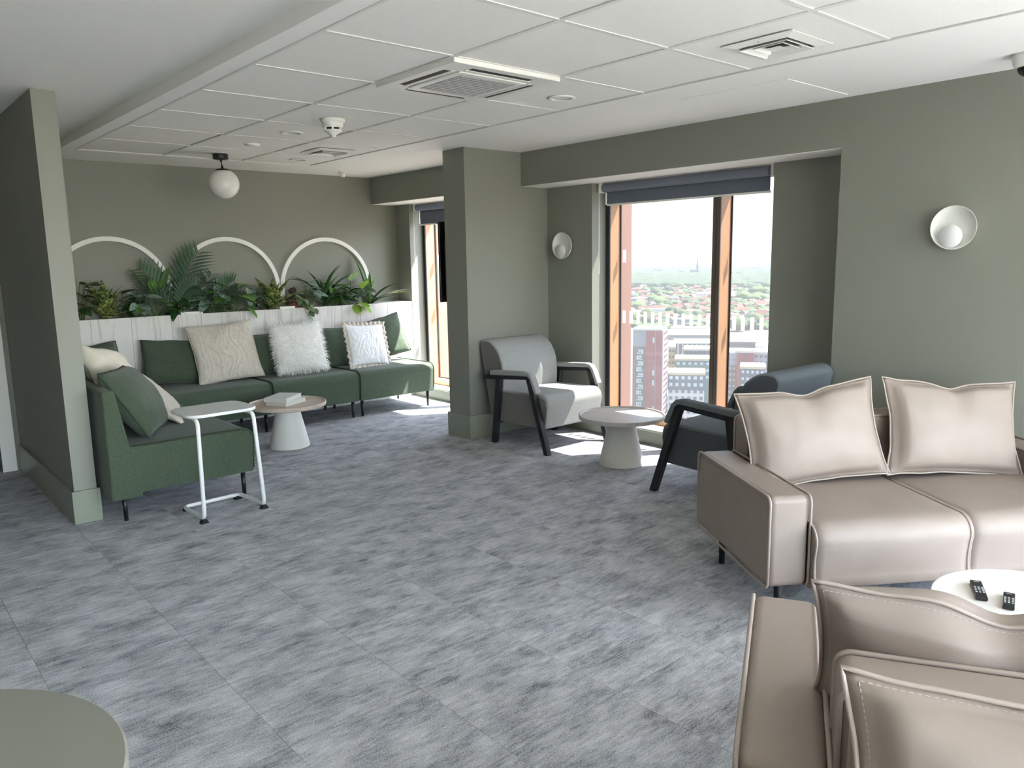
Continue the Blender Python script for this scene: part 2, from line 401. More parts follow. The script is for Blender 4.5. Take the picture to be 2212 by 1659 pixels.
# baseboards
BH, BT = .20, .016
def bb(name, x0, y0, x1, y1, h=BH): struct(B().box(x0, y0, 0, x1, y1, h).obj(name, 'sage_gloss', bevel=.003))
bb('baseboard_partition_end', .955-BT, 5.075-BT, 1.077+BT, 5.075)
bb('baseboard_partition_left', .955-BT, 5.075, .955, 6.775)
bb('baseboard_pillar_front', 4.0-BT, 5.15-BT, 4.0, 5.44+BT); bb('baseboard_pillar_near', 4.0, 5.15-BT, XB, 5.15)
bb('baseboard_pillar_far', 4.0, 5.44, XB, 5.44+BT)
bb('baseboard_recess', XB-BT, WIN[0][1], XB, 5.15-BT); bb('baseboard_recess_near', XB-BT, 2.30, XB, WIN[0][0])
bb('baseboard_under_window', XB-BT, WIN[0][0], XB, WIN[0][1], .11); bb('baseboard_under_window_far', XB-BT, WIN[1][0], XB, WIN[1][1], .11)
bb('baseboard_recess_far', XB-BT, 5.44+BT, XB, WIN[1][0])
bb('baseboard_right', XW-BT, W3[1], XW, 2.30)

# windows
XG_ = 5.25; FX = 5.10
def window(y0, y1, name, mull, stickers):
    W = struct(bpy.data.objects.new(name, None)); COL.objects.link(W); W.location = (0, 0, 0)
    fz0, fz1 = .11, SOF
    jm = .045
    def part(n, m, b, **k): return b.obj(n, m, W, **k)
    part('sill_board', 'white_paint', B().box(XB-.005, y0, fz0, FX-.001, y1, fz0+.012), bevel=.003)
    part('frame_sill', 'bronze_frame', B().box(FX, y0, fz0, XG_+.03, y1, fz0+.06))
    part('frame_head', 'bronze_dark', B().box(FX, y0, fz1-.06, XG_+.03, y1, fz1))
    for yy in ((y1-jm, y1), (y0, y0+jm)):
        part('frame_jamb', 'bronze_frame', B().box(FX+.012, yy[0], fz0+.06, XG_+.004, yy[1], fz1-.06))
        part('jamb_gasket', 'gasket', B().box(FX, yy[0]-.002, fz0+.06, FX+.012, yy[1]+.0, fz1-.06))
    mu = [y0+jm, y1-jm]
    if mull:
        m0, m1 = mull
        part('mullion', 'bronze_frame', B().box(FX+.004, m0, fz0+.06, XG_+.004, m1, fz1-.06))
        part('mullion_face', 'bronze_dark', B().box(FX-.008, m0-.002, fz0+.06, FX+.004, (m0+m1)/2-.002, fz1-.06).box(FX-.008, (m0+m1)/2+.002, fz0+.06, FX+.004, m1+.002, fz1-.06))
        spans = [(y0+jm, m0), (m1, y1-jm)]
    else: spans = [(y0+jm, y1-jm)]
    for s0, s1 in spans:
        g = part('glass_pane', 'window_glass' if stickers == 1 else 'window_glass_light', B().add([(XG_, s0, fz0+.06), (XG_, s1, fz0+.06), (XG_, s1, fz1-.06), (XG_, s0, fz1-.06)], [(0, 1, 2, 3)]))
        part('glazing_gasket', 'gasket', B().box(XG_-.014, s1-.010, fz0+.06, XG_-.004, s1, fz1-.06).box(XG_-.014, s0, fz0+.06, XG_-.004, s0+.010, fz1-.06).box(XG_-.014, s0+.010, fz0+.06, XG_-.004, s1-.010, fz0+.070))
        ys = s1-.042
        B().box(XG_-.003, ys-.017, 1.47, XG_-.0015, ys+.017, 1.578).obj('safety_sticker', 'sticker_white', g)
        while ys > s0+.03:
            B().box(XG_-.003, ys-.017, .943, XG_-.0015, ys+.017, 1.051).obj('safety_sticker', 'sticker_white', g); ys -= .0793
    part('facade_fin', 'facade_copper', B().box(XG_+.006, y1-.047, -.3, XG_+.14, y1+.05, 2.8))
    part('facade_fin', 'facade_copper', B().box(XG_+.006, y0-.05, -.3, XG_+.14, y0+.02, 2.8))
    return W
window(WIN[0][0], WIN[0][1], 'window_1', (3.448, 3.512), 1)
window(WIN[1][0], WIN[1][1], 'window_2', (6.20, 6.264), 2)
def plainwin(name, axis, a0, a1, z0, z1, c):
    W = struct(bpy.data.objects.new(name, None)); COL.objects.link(W)
    def bx(u0, v0, u1, v1, t0, t1):
        return B().box(c+t0, u0, v0, c+t1, u1, v1) if axis == 'x' else B().box(u0, c+t0, v0, u1, c+t1, v1)
    bx(a0, z0, a1, z0+.05, -.04, .04).obj('frame_rail', 'bronze_dark', W); bx(a0, z1-.05, a1, z1, -.04, .04).obj('frame_rail', 'bronze_dark', W)
    bx(a0, z0+.05, a0+.05, z1-.05, -.04, .04).obj('frame_stile', 'bronze_dark', W); bx(a1-.05, z0+.05, a1, z1-.05, -.04, .04).obj('frame_stile', 'bronze_dark', W)
    bx(a0+.05, z0+.05, a1-.05, z1-.05, -.003, .003).obj('glass_pane', 'clear_glass', W)
plainwin('window_3', 'x', W3[0], W3[1], .11, SOF, 4.95)
for k, (a, b) in enumerate(BX): plainwin('window_%d' % (k+4), 'y', a, b, .1, 2.38, YB-.1)
for (a, b, n) in WIN: portal('portal_'+n, (XG_+.16, (a+b)/2, 1.1), (0, PI/2, 0), 2.0, b-a)
portal('portal_window_3', (5.05, sum(W3)/2, 1.12), (0, PI/2, 0), 2.02, W3[1]-W3[0])
for k, (a, b) in enumerate(BX): portal('portal_window_back', ((a+b)/2, YB-.16, 1.24), (PI/2, 0, 0), b-a, 2.28)

# ================================================================ CEILING AND WALL FITTINGS
# cassette air conditioner
cx, cy0 = (XG[1]+XG[2])/2, (YG[5]+YG[6])/2
ac = thing('ceiling_cassette', 'white square four way air conditioning cassette with grey grille in the tile ceiling', 'air conditioner', (cx, cy0, CZ))
h_ = .335
pan = B().box(-h_, -h_, -.022, h_, h_, .10); 
pan.obj('panel', 'white_plastic', ac, bevel=.005)
B().box(-.215, -.215, -.030, .215, .215, -.022).obj('grille_frame', 'white_plastic', ac, bevel=.004)
g = B().box(-.175, -.175, -.031, .175, .175, -.0302).obj('grille', 'grey_grille', ac)
for k in range(12):
    y = -.165+k*.03; B().box(-.17, y-.003, -.034, .17, y+.003, -.031).obj('grille_slat', 'grey_grille', g)
for a in range(4):
    M = Matrix.Rotation(a*PI/2, 4, 'Z')
    B().box(-.19, -.285, -.0228, .19, -.245, -.0215, M).obj('air_slot', 'black_slot', ac)
    B().box(-.205, -.252, -.026, .205, -.236, -.022, M @ Matrix.Rotation(0, 4, 'X')).obj('louvre', 'white_plastic', ac, bevel=.002)
# square diffusers
def diffuser(x, y, label):
    d = thing('ceiling_diffuser', label, 'vent', (x, y, CZ), 0, 'square diffusers in the tile ceiling')
    B().box(-.124, -.124, -.0005, .124, .124, .02).obj('backing', 'black_slot', d)
    def ring(ro, ri, zo, zi):
        b = B()
        for k in range(4):
            M = Matrix.Rotation(k*PI/2, 4, 'Z')
            vs = [(-ro, -ro, zo), (ro, -ro, zo), (ri, -ri, zi), (-ri, -ri, zi)]; vs += [(x_, y_, z_+.003) for x_, y_, z_ in vs]
            b.add([M @ Vector(v) for v in vs], [(0, 1, 2, 3), (7, 6, 5, 4), (0, 4, 5, 1), (3, 2, 6, 7), (0, 3, 7, 4), (1, 5, 6, 2)])
        return b
    ring(.17, .118, -.004, -.012).obj('frame', 'white_plastic', d)
    ring(.112, .085, -.022, .0).obj('vane', 'white_plastic', d)
    ring(.072, .05, -.018, .002).obj('vane', 'white_plastic', d)
    b = B(); b.add([(-.036, -.036, -.016), (.036, -.036, -.016), (.036, .036, -.016), (-.036, .036, -.016), (0, 0, -.002)], [(0, 1, 4), (1, 2, 4), (2, 3, 4), (3, 0, 4), (3, 2, 1, 0)])
    b.obj('cone_centre', 'white_plastic', d)
    for s in (-1, 1): B().lathe([(.004, -.011), (.004, -.0095)], 8, (s*.147, 0, 0)).obj('screw', 'grey_grille', d)
diffuser(3.233, 1.925, 'white square air diffuser in the tile beside the access panel')
diffuser(3.245, 6.0, 'white square air diffuser in the tile between two downlights near the plant wall')
def downlight(x, y, label):
    d = thing('downlight', label, 'light', (x, y, CZ), 0, 'recessed round downlights')
    B().lathe([(.052, .003), (.079, .003), (.081, -.002), (.076, -.006), (.055, -.004), (.046, .03), (.040, .03), (.048, -.001), (.052, .003)], 32, cap=False).obj('trim_ring', 'white_plastic', d, smooth=True)
    B().lathe([(.0401, .029), (.0, .030)], 24).obj('lens', 'opal_glass', d)
downlight(3.277, 3.298, 'recessed white downlight in the tile beside the air conditioning cassette')
downlight(2.582, 5.288, 'recessed white downlight in the tile behind the smoke detector')
downlight(3.281, 6.62, 'recessed white downlight in the last tile next to the plant wall')
sp = thing('ceiling_speaker', 'small round white sensor cap in a ceiling tile near the globe lamp', 'sensor', (2.581, 5.963, CZ))
B().lathe([(.055, .004), (.055, -.006), (.046, -.014), (0, -.016)], 28).obj('cap', 'white_plastic', sp, smooth=True)
B().lathe([(.058, .004), (.058, -.003)], 28).obj('rim', 'grid_metal', sp)
# smoke detector
sm = thing('smoke_detector', 'white domed smoke detector with dark vents hanging under a ceiling tile', 'smoke detector', (2.562, 4.66, CZ))
B().lathe([(.078, .003), (.078, -.012), (.066, -.022), (.064, -.045)], 36).obj('base', 'white_plastic', sm, smooth=True, bevel=.002)
B().lathe([(.05, -.0445), (.05, -.07)], 24).obj('vent_core', 'black_slot', sm)
B().lathe([(.063, -.045), (.063, -.052), (.052, -.052)], 36, cap=False).obj('upper_ring', 'white_plastic', sm)
for k in range(6):
    a = k*PI/3; B().box(.048, -.006, -.068, .060, .006, -.052, Matrix.Rotation(a, 4, 'Z')).obj('fin', 'white_plastic', sm)
B().lathe([(.056, -.064), (.054, -.072), (.028, -.09), (.018, -.096), (.017, -.108), (0, -.110)], 30).obj('nose', 'white_plastic', sm, smooth=True)
# small sensor on plaster margin
se = thing('motion_sensor', 'tiny white ceiling sensor near the corner above the plant wall', 'sensor', (4.068, 7.247, CZ))
B().lathe([(.045, .001), (.045, -.010), (.03, -.012)], 24).obj('flange', 'white_plastic', se)
B().lathe([(.028, -.012), (.027, -.045), (.018, -.052), (0, -.053)], 20).obj('lens_housing', 'white_plastic', se, smooth=True)
B().lathe([(.016, -.052), (.012, -.062), (0, -.064)], 16).obj('lens', 'grey_grille', se, smooth=True)
# dome camera
dc = thing('dome_camera', 'white dome security camera with dark lens bubble on the ceiling margin', 'camera', (4.33, 1.27, CZ))
B().lathe([(.075, .001), (.077, -.02), (.070, -.045), (.062, -.058), (.058, -.060)], 36).obj('housing', 'white_plastic', dc, smooth=True)
B().lathe([(.052, -.058)]+[(.052*math.cos(a), -.058-.046*math.sin(a)) for a in [k*PI/16 for k in range(1, 9)]], 28).obj('bubble', 'dome_glass', dc, smooth=True)
B().box(-.02, -.078, -.033, .02, -.0735, -.027).obj('label_slot', 'black_slot', dc)
B().lathe([(.014, 0), (.014, .01), (0, .011)], 16, M=Matrix.Translation((-.02, -.035, -.085)) @ Matrix.Rotation(2.2, 4, 'X')).obj('lens', 'grey_grille', dc)
# globe ceiling lamp
gp = (2.595, 6.65, CZ)
gl = thing('globe_lamp', 'white glass globe lamp hanging on a short black stem', 'lamp', gp)
B().lathe([(.062, .001), (.062, -.036), (.058, -.04)], 32).obj('ceiling_rose', 'black_metal', gl, bevel=.002)
B().tube([(0, 0, -.04), (.002, 0, -.06)], .009).tube([(.002, 0, -.055), (.008, .0, -.10)], .005).tube([(.008, 0, -.088), (.008, 0, -.112)], .010).obj('stem', 'black_metal', gl, smooth=True)
B().lathe([(.015, 0), (.05, -.006), (.062, -.02)], 28, (.01, 0, -.112), cap=True).obj('gallery', 'black_metal', gl, smooth=True)
B().lathe([(.122*math.sin(a), .122*math.cos(a)) for a in [.4+(PI-.4)*k/24 for k in range(24)]]+[(.0, -.122)], 40, (.015, 0, -.238)).obj('globe', 'opal_glass', gl, smooth=True)
# wall sconces
def sconce(x, y, z, label):
    s = thing('wall_sconce', label, 'wall light', (x, y, z), 0, 'white dish wall lights')
    M = Matrix.Rotation(-PI/2, 4, 'Y')    # local z -> -x (into the room)
    B().lathe([(.045, 0), (.045, .008), (.03, .0118)], 24, M=M).obj('wall_mount', 'white_plastic', s)
    prof = [(0, .018), (.04, .019), (.08, .026), (.105, .042), (.114, .058), (.1165, .058), (.108, .038), (.082, .020), (.04, .013), (0, .012)]
    B().lathe(prof, 44, M=M, cap=False).obj('dish', 'white_plastic', s, smooth=True)
    N_ = Matrix.Translation((0, .012, -.045)) @ M
    B().lathe([(0, .020), (.02, .022), (.02, .05), (.058, .054), (.061, .060), (.058, .064), (0, .065)], 36, M=N_, cap=False).obj('disc_shade', 'white_metal', s, smooth=True)
sconce(XW, 1.634, 1.645, 'white round dish wall light on the wall above the leather sofa')
sconce(XB, 4.915, 1.625, 'white round dish wall light in the recess above the light grey armchair')
# roller blinds
def blind(y0, y1, zb, label):
    b = thing('roller_blind', label, 'blind', (5.0, (y0+y1)/2, SOF), 0, 'dark roller blinds')
    L_ = (y1-y0)/2
    Ry = Matrix.Rotation(PI/2, 4, 'X')
    B().lathe([(.036, -L_+.03), (.036, L_-.03)], 28, (0, 0, 0), M=Matrix.Translation((.0, 0, -.045)) @ Ry).obj('fabric_roll', 'blind_roll', b, smooth=False, bevel=.002)
    B().box(.028, -L_+.045, zb-SOF+.012, .030, L_-.045, -.03).obj('fabric', 'blind_fabric', b)
    B().box(.022, -L_+.04, zb-SOF, .036, L_-.04, zb-SOF+.016).obj('bottom_bar', 'white_plastic', b, bevel=.003)
    for s in (-1, 1): B().box(-.03, s*L_-.012, -.085, .035, s*L_+.012, -.002).obj('bracket', 'white_plastic', b, bevel=.004)
    B().box(.02, L_-.035, zb-SOF+.01, .03, L_-.02, -.08).obj('cord_guide', 'white_plastic', b)
    B().tube([(-.036, L_-.005, -.06), (-.038, L_-.005, -.2), (-.038, L_-.003, -.75), (-.032, L_+.001, -.76), (-.026, L_+.004, -.75), (-.026, L_+.004, -.2), (-.03, L_+.002, -.06)], .0022, 5).obj('pull_chain', 'white_plastic', b)
blind(2.96, 4.56, 1.945, 'dark grey roller blind drawn up in the window behind the armchairs')
blind(5.71, 7.33, 1.90, 'dark grey roller blind drawn up in the window beside the plant wall')
# television on the far side of the pillar
tv = thing('television', 'thin black television mounted on the green pillar, facing the planter', 'television', (4.43, 5.446, 1.50))
B().box(-.425, .085, -.345, .425, .105, .345).obj('screen_panel', 'tv_black', tv, bevel=.004)
B().box(-.38, .055, -.30, .38, .085, .20).obj('rear_housing', 'black_metal', tv, bevel=.006)
B().box(-.15, .0, -.12, .15, .055, .12).obj('wall_bracket', 'black_metal', tv)
# three half round wall arches
for k, (cxa, lab) in enumerate(((1.9, 'white half round wall arch behind the variegated plant beside the partition'), (2.96, 'white half round wall arch between the other two arches, behind palm fronds'), (4.02, 'white half round wall arch nearest the window, behind the strap leaved plants'))):
    ro, ri = .53, .49
    out = [(ro, -.18)]+[(ro*math.cos(a), ro*math.sin(a)) for a in [PI*k_/48 for k_ in range(49)]]+[(-ro, -.18)]
    inn = [(ri, -.18)]+[(ri*math.cos(a), ri*math.sin(a)) for a in [PI*k_/48 for k_ in range(49)]]+[(-ri, -.18)]
    b = B(); n = len(out)
    vs = [(x, y, z) for y in (0, -.03) for (x, z) in out]+[(x, y, z) for y in (0, -.03) for (x, z) in inn]
    fs = []
    for i in range(n-1):
        fs += [(i, i+1, n+i+1, n+i), (2*n+i, 3*n+i, 3*n+i+1, 2*n+i+1), (n+i, n+i+1, 3*n+i+1, 3*n+i), (i, 2*n+i, 2*n+i+1, i+1)]
    fs += [(0, n, 3*n, 2*n), (n-1, 3*n-1, 4*n-1, 2*n-1)]
    b.add(vs, fs); tag(b.obj('wall_arch', 'white_paint', loc=(cxa, YF, 1.245)), lab, 'wall decor', 'white wall arches')

# ================================================================ FURNITURE
# ---- planter with wooden cladding
pl = thing('planter', 'long pale whitewashed wood planter box behind the green sofas', 'planter', (0, 0, 0))
PT = 1.065; PX0, PX1 = 1.08, 4.925
B().box(PX0, YP+.018, 0, PX1, YF-.001, .97).obj('carcass', 'white_paint', pl)
edges = [PX0, 1.30, 1.645, 1.97, 2.31, 2.58, 2.77, 3.00, 3.34, 3.62, 3.95, 4.26, 4.60, PX1]
cache = {}
for a, b in zip(edges[:-1], edges[1:]):
    B().box(0, 0, 0, b-a-.0016, .018, PT).obj('plank', 'white_wood', pl, loc=(a+.0008, YP, 0), bevel=.0012)
B().box(PX0, YP+.018, .97, 4.50, YF-.002, 1.035).obj('soil', 'soil', pl)
B().box(4.50, YP+.018, .97, PX1-.002, YF-.002, PT+.002).obj('end_ledge', 'white_paint', pl, bevel=.003)
for a, b in ((2.40, 2.60), (3.36, 3.52)):
    B().box(a, YP+.002, PT-.001, b, YP+.12, PT+.022).obj('top_block', 'white_paint', pl, bevel=.003)

# ---- soft shapes
def smoothstep(t): t = max(0, min(1, t)); return t*t*(3-2*t)
def pillow(w, h, t, n=26, pinch=.06, chop=0., wr=0., wrs=4., seed=0, crease=0., puff=.5, flange=0., folds=0.):
    """cushion standing in the XZ plane, base at z=0, thickness along y"""
    b = B(); sd_ = Vector((seed*3.1, seed*1.7, seed*.9))
    def pt(i, j, side):
        u, v = -1+2*i/n, -1+2*j/n
        x = w/2*u*(1-pinch*(1-v*v)*abs(u)); z = h/2+h/2*v*(1-pinch*(1-u*u)*abs(v))
        if chop: z -= chop*math.exp(-(u/.22)**2)*((v+1)/2)**4
        e = max(0., (1-u*u)*(1-v*v)); th = t/2*e**puff
        if flange:
            du = min(1-abs(u), 1-abs(v)); th = t/2*max(0., ((1-u*u)*(1-v*v)))**puff*smoothstep((du-flange*.5)/(flange*2)) + .004*(du > 0)
        if chop: th *= 1-.35*math.exp(-(u/.16)**2)*((v+1)/2)**3
        d = 0
        if wr: d += wr*noise.fractal(Vector((x*wrs, side*5, z*wrs))+sd_, 1., 2., 3)
        if crease: d += crease*math.sin(30*(u+.45*noise.noise(Vector((u*2, v*1.3, seed))))+9*noise.noise(Vector((u*5, v*1.2, seed+4))))*(.5+.5*noise.noise(Vector((u*4, v*4, seed+9))))
        if folds: d += folds*math.sin(7*(.55*u+.9*v)+2.5*noise.noise(Vector((u*1.5, v*1.5, seed))))*(.6+.4*noise.noise(Vector((u*2, v*2, seed+7))))
        if crease or wr or folds: d *= min(1, e*6)
        y = side*(th+d*(1 if e > 0 else 0))
        if wr and e == 0:
            z += wr*.5*noise.noise(Vector((x*9, z*9, seed))); x += wr*.5*noise.noise(Vector((x*9, z*9, seed+3)))
        return (x, y, z)
    idx = {}
    vs = []
    for s in (-1, 1):
        for i in range(n+1):
            for j in range(n+1):
                edge = i in (0, n) or j in (0, n)
                if s == 1 and edge: idx[(s, i, j)] = idx[(-1, i, j)]; continue
                idx[(s, i, j)] = len(vs); vs.append(pt(i, j, s))
    fs = []
    for s in (-1, 1):
        for i in range(n):
            for j in range(n):
                q = (idx[(s, i, j)], idx[(s, i+1, j)], idx[(s, i+1, j+1)], idx[(s, i, j+1)]); fs.append(q if s < 0 else q[::-1])
    b.add(vs, fs)
    ring = [idx[(-1, i, 0)] for i in range(n)]+[idx[(-1, n, j)] for j in range(n)]+[idx[(-1, i, n)] for i in range(n, 0, -1)]+[idx[(-1, 0, j)] for j in range(n, 0, -1)]
    b.rim = [Vector(vs[k]) for k in ring]
    b.seam = {}
    if flange:
        f0, f1 = n*flange*.42, n*(1-flange*.42)
        for s in (-1, 1):
            Lp = [(f0+(f1-f0)*k/60, f0) for k in range(60)]+[(f1, f0+(f1-f0)*k/45) for k in range(45)]+[(f1-(f1-f0)*k/60, f1) for k in range(60)]+[(f0, f1-(f1-f0)*k/45) for k in range(45)]
            b.seam[s] = [Vector(pt(i, j, s)) for i, j in Lp]
    return b
def cushion(name, label, group, loc, yaw, lean, m, pm, w, h, t, cat='cushion', roll=0., pipe=.005, **k):
    """yaw about z (0 faces -y), lean back in degrees, roll in its own plane"""
    b = pillow(w, h, t, **k)
    o = thing(name, label, cat, loc, math.radians(yaw), group)
    o.rotation_euler = (Matrix.Rotation(math.radians(yaw), 3, 'Z') @ Matrix.Rotation(math.radians(-lean), 3, 'X') @ Matrix.Rotation(math.radians(roll), 3, 'Y')).to_euler()
    c = b.obj('cover', m, o, smooth=True)
    if pm: B().tube(b.rim, pipe, 6, closed=True).obj('piping', pm, o, smooth=True)
    for sd_, P in b.seam.items():
        q = B()
        for k in range(len(P)): q.tube([P[k].lerp(P[(k+1) % len(P)], .2)+Vector((0, sd_*.0012, 0)), P[k].lerp(P[(k+1) % len(P)], .8)+Vector((0, sd_*.0012, 0))], .0011, 4)
        q.obj('stitching', 'thread', o)
    return o, b

# ---- green modular sofa
def seat_profile(d, z0, z1, r=.07):
    P = [(0.012, z0), (d, z0), (d, z1)]
    P += [(r+r*math.cos(math.radians(a)), z1-r+r*math.sin(math.radians(a))) for a in range(90, 181, 15)]
    return P
def green_module(label, loc, rotz, w, d, back=False, legs=(1, 1, 1, 1)):
    t = thing('sofa_module', label, 'sofa', loc, rotz, 'green modular sofa units')
    P = seat_profile(d-.10 if back else d, .165, .455)
    B().prism(P, .004, w-.004, 'x').obj('seat', 'green_fabric', t, bevel=.012, seg=3)
    for x in (.006, w-.006):
        pts = [(x, .012, .19)]+[(x, p[0], p[1]+.002) for p in P[::-1] if p[1] > .3][:-1]+[(x, d-(.14 if back else .02), .457)]
        B().tube(pts, .005, 6).obj('piping', 'green_piping', t, smooth=True)
    if back:
        # wedge shaped backrest
        B().prism([(d-.18, .14), (d, .14), (d, .80), (d-.07, .80)], .001, w-.001, 'x').obj('backrest', 'green_fabric', t, bevel=.014, seg=3)
    for k, (x, y) in enumerate(((.05, .07), (w-.05, .07), (.05, d-.08), (w-.05, d-.08))):
        if legs[k]: B().lathe([(.012, 0), (.016, .165)], 14, (x, y, 0)).obj('leg', 'black_metal', t, smooth=True)
    return t
D_ = .725
green_module('green fabric sofa unit nearest the tall window, lit by sun', (3.802, 6.632, 0), 0, .888, D_)
green_module('green fabric sofa unit behind the round table, carrying the fluffy cushion', (2.91, 6.632, 0), 0, .888, D_)
green_module('green fabric sofa unit in front of the planter, carrying the creased linen cushion', (2.005, 6.632, 0), 0, .90, D_)
green_module('green fabric corner sofa unit between the planter and the partition', (1.105, 6.632, 0), 0, .895, D_)
green_module('green fabric sofa unit with wedge backrest beside the C shaped table', (1.99, 4.885, 0), PI/2, .87, .88, True)
green_module('green fabric sofa unit between the corner unit and the one beside the C shaped table', (1.99, 5.76, 0), PI/2, .868, .88, True)

SZ = .457
GC = 'loose green sofa cushions'; WC = 'pale scatter cushions'
gk = dict(wr=.012, wrs=5, pinch=.05, puff=.42)
# against the planter
def gcush(label, x, y, yaw, lean, roll, w, h, t, seed, z=SZ):
    return cushion('back_cushion', label, GC, (x, y, z), yaw, lean, 'green_fabric', 'green_piping', w, h, t, roll=roll, seed=seed, **gk)
gcush('green back cushion tilted into the corner by the partition', 1.56, 7.16, 4, 14, -7, .62, .40, .17, 1)
gcush('green back cushion behind the creased linen cushion', 2.30, 7.16, -2, 14, 4, .66, .40, .17, 2)
gcush('green back cushion between the creased linen and fluffy white cushions', 3.02, 7.16, 0, 14, 1, .66, .40, .17, 3)
gcush('green back cushion between the fluffy white and ruffled cushions', 3.70, 7.16, 0, 14, 3, .66, .41, .17, 4)
gcush('green back cushion in sunlight beside the window end of the planter', 4.42, 7.14, -10, 16, -13, .62, .44, .17, 5, SZ+.03)
# on the partition side
gcush('large green cushion slumped against the wedge backrest beside the C shaped table', 1.52, 5.27, 66, 32, 4, .70, .48, .25, 6)
gcush('green cushion behind the crumpled cream cushion', 1.33, 6.05, 84, 16, -3, .66, .46, .18, 7)
cushion('scatter_cushion', 'creased natural linen cushion on the green sofa by the planter', WC, (2.69, 6.98, SZ), -4, 20, 'linen', 'linen', .60, .56, .16, roll=-4, seed=11, n=64, crease=.006, wr=.012, wrs=6, pinch=.07, pipe=.003)
cushion('scatter_cushion', 'crumpled cream cushion slumped on the sofa by the partition', WC, (1.46, 5.93, SZ+.06), 62, 20, 'cream_linen', None, .50, .46, .28, roll=14, seed=12, n=48, wr=.05, wrs=6, pinch=.1)
cushion('scatter_cushion', 'pale linen cushion tucked behind the large green cushion', WC, (1.78, 5.62, SZ), 70, 46, 'linen', 'linen', .52, .50, .14, roll=-8, seed=13, n=40, crease=.006, wr=.014, wrs=5, pinch=.07, pipe=.003)
cushion('scatter_cushion', 'white cushion in the corner between the partition and the planter', WC, (1.31, 6.62, SZ), 60, 12, 'white_cotton', 'white_cotton', .44, .42, .15, roll=6, seed=14, n=30, wr=.012, wrs=6, pipe=.003)
# ruffled cushion
o, b = cushion('scatter_cushion', 'white ruffle edged cushion with fine creases on the green sofa', WC, (4.09, 6.90, SZ+.01), 6, 17, 'white_cotton', None, .46, .43, .14, roll=3, seed=15, n=56, crease=.0045, wr=.006, wrs=6, pinch=.05)
def ruffle(rim, wid, parent, m):
    n = len(rim); c = sum(rim, Vector())/n; L_ = [0]
    for i in range(n): L_.append(L_[-1]+(rim[(i+1) % n]-rim[i]).length)
    K = 420; vs = []; fs = []
    for k in range(K):
        s = L_[-1]*k/K; i = max(j for j in range(n) if L_[j] <= s); f_ = (s-L_[i])/max(1e-6, L_[i+1]-L_[i])
        p = rim[i].lerp(rim[(i+1) % n], f_); o_ = Vector((p.x-c.x, 0, p.z-c.z)); o_ = Vector((math.copysign(1, o_.x)*abs(o_.x)**3, 0, math.copysign(1, o_.z)*abs(o_.z)**3)).normalized()
        ph = s*125+2*noise.noise(Vector((s*9, 0, 0)))
        for r_, q in ((0, .15), (.5, .7), (1, 1)):
            vs.append(p+o_*wid*r_*(1+.12*math.sin(ph*.7))+Vector((0, q*.010*math.sin(ph), 0)))
    for k in range(K):
        k2 = (k+1) % K
        for a in range(2): fs.append((k*3+a, k2*3+a, k2*3+a+1, k*3+a+1))
    me = B().add(vs, fs).mesh('ruffle', m)
    ob = link('ruffle', me, parent, smooth=True); s_ = ob.modifiers.new('sol', 'SOLIDIFY'); s_.thickness = .002
ruffle(b.rim, .038, o, 'ruffle_linen')
# fluffy cushion
o, b = cushion('scatter_cushion', 'fluffy white long haired cushion on the middle of the green sofa', WC, (3.36, 6.92, SZ+.02), -2, 15, 'white_fur', None, .50, .47, .20, roll=-2, seed=16, n=26, pinch=.02)
def fur(b, parent, N=5200):
    rnd = random.Random(3); vs = []; fs = []
    tri = [f for f in b.f]
    for k in range(N):
        f = rnd.choice(tri); p = [Vector(b.v[i]) for i in f]; u, v = rnd.random(), rnd.random()
        q = p[0]*(1-u)*(1-v)+p[1]*u*(1-v)+p[2]*u*v+p[3]*(1-u)*v
        nrm = (p[1]-p[0]).cross(p[3]-p[0]).normalized()
        rad = Vector((q.x, 0, q.z-.235))*1.6
        d = (nrm*.8+rad+Vector((rnd.uniform(-.8, .8), rnd.uniform(-.3, .3), rnd.uniform(-.9, .5)))).normalized()
        L_ = rnd.uniform(.03, .06); s = d.cross(Vector((rnd.uniform(-1, 1), rnd.uniform(-1, 1), rnd.uniform(-1, 1)))).normalized()*.0022
        dr = Vector((rnd.uniform(-.012, .012), 0, -rnd.uniform(.0, .018)))
        m_ = q+d*L_*.55; e = q+d*L_+dr
        k0 = len(vs); vs += [q-s, q+s, m_-s*.8, m_+s*.8, e]; fs += [(k0, k0+1, k0+3, k0+2), (k0+2, k0+3, k0+4)]
    me = bpy.data.meshes.new('fur'); me.from_pydata(vs, [], fs); me.materials.append(MATS['white_fur'])
    stuff(link('fur', me, parent))
fur(b, o)

# ---- round tray tables
def tray_table(label, x, y, top, ht=.375, r=.318, hollow=True):
    t = thing('coffee_table', label, 'table', (x, y, 0), 0, 'round cone foot tables')
    prof = [(0, ht-.012), (r-.016, ht-.012), (r-.012, ht), (r-.003, ht), (r, ht-.004), (r-.004, ht-.03), (r-.03, ht-.038), (0, ht-.038)]
    B().lathe(prof, 64, cap=False).obj('table_top', top, t, smooth=False, bevel=.002)
    B().lathe([(.165, 0), (.166, .004), (.094, ht-.042), (.0, ht-.040)], 56).obj('cone_foot', 'cone_paint', t, smooth=False, bevel=.003)
    for o in t.children:
        for p in o.data.polygons: p.use_smooth = True
    return t
tray_table('round wooden tray table with white cone foot carrying two books', 2.76, 6.03, 'tray_wood')
tray_table('round pale tray table with white cone foot between the armchairs', 4.30, 3.72, 'pale_wood')
tray_table('round white table with remote controls between the leather sofas', 2.845, .672, 'marble_top')
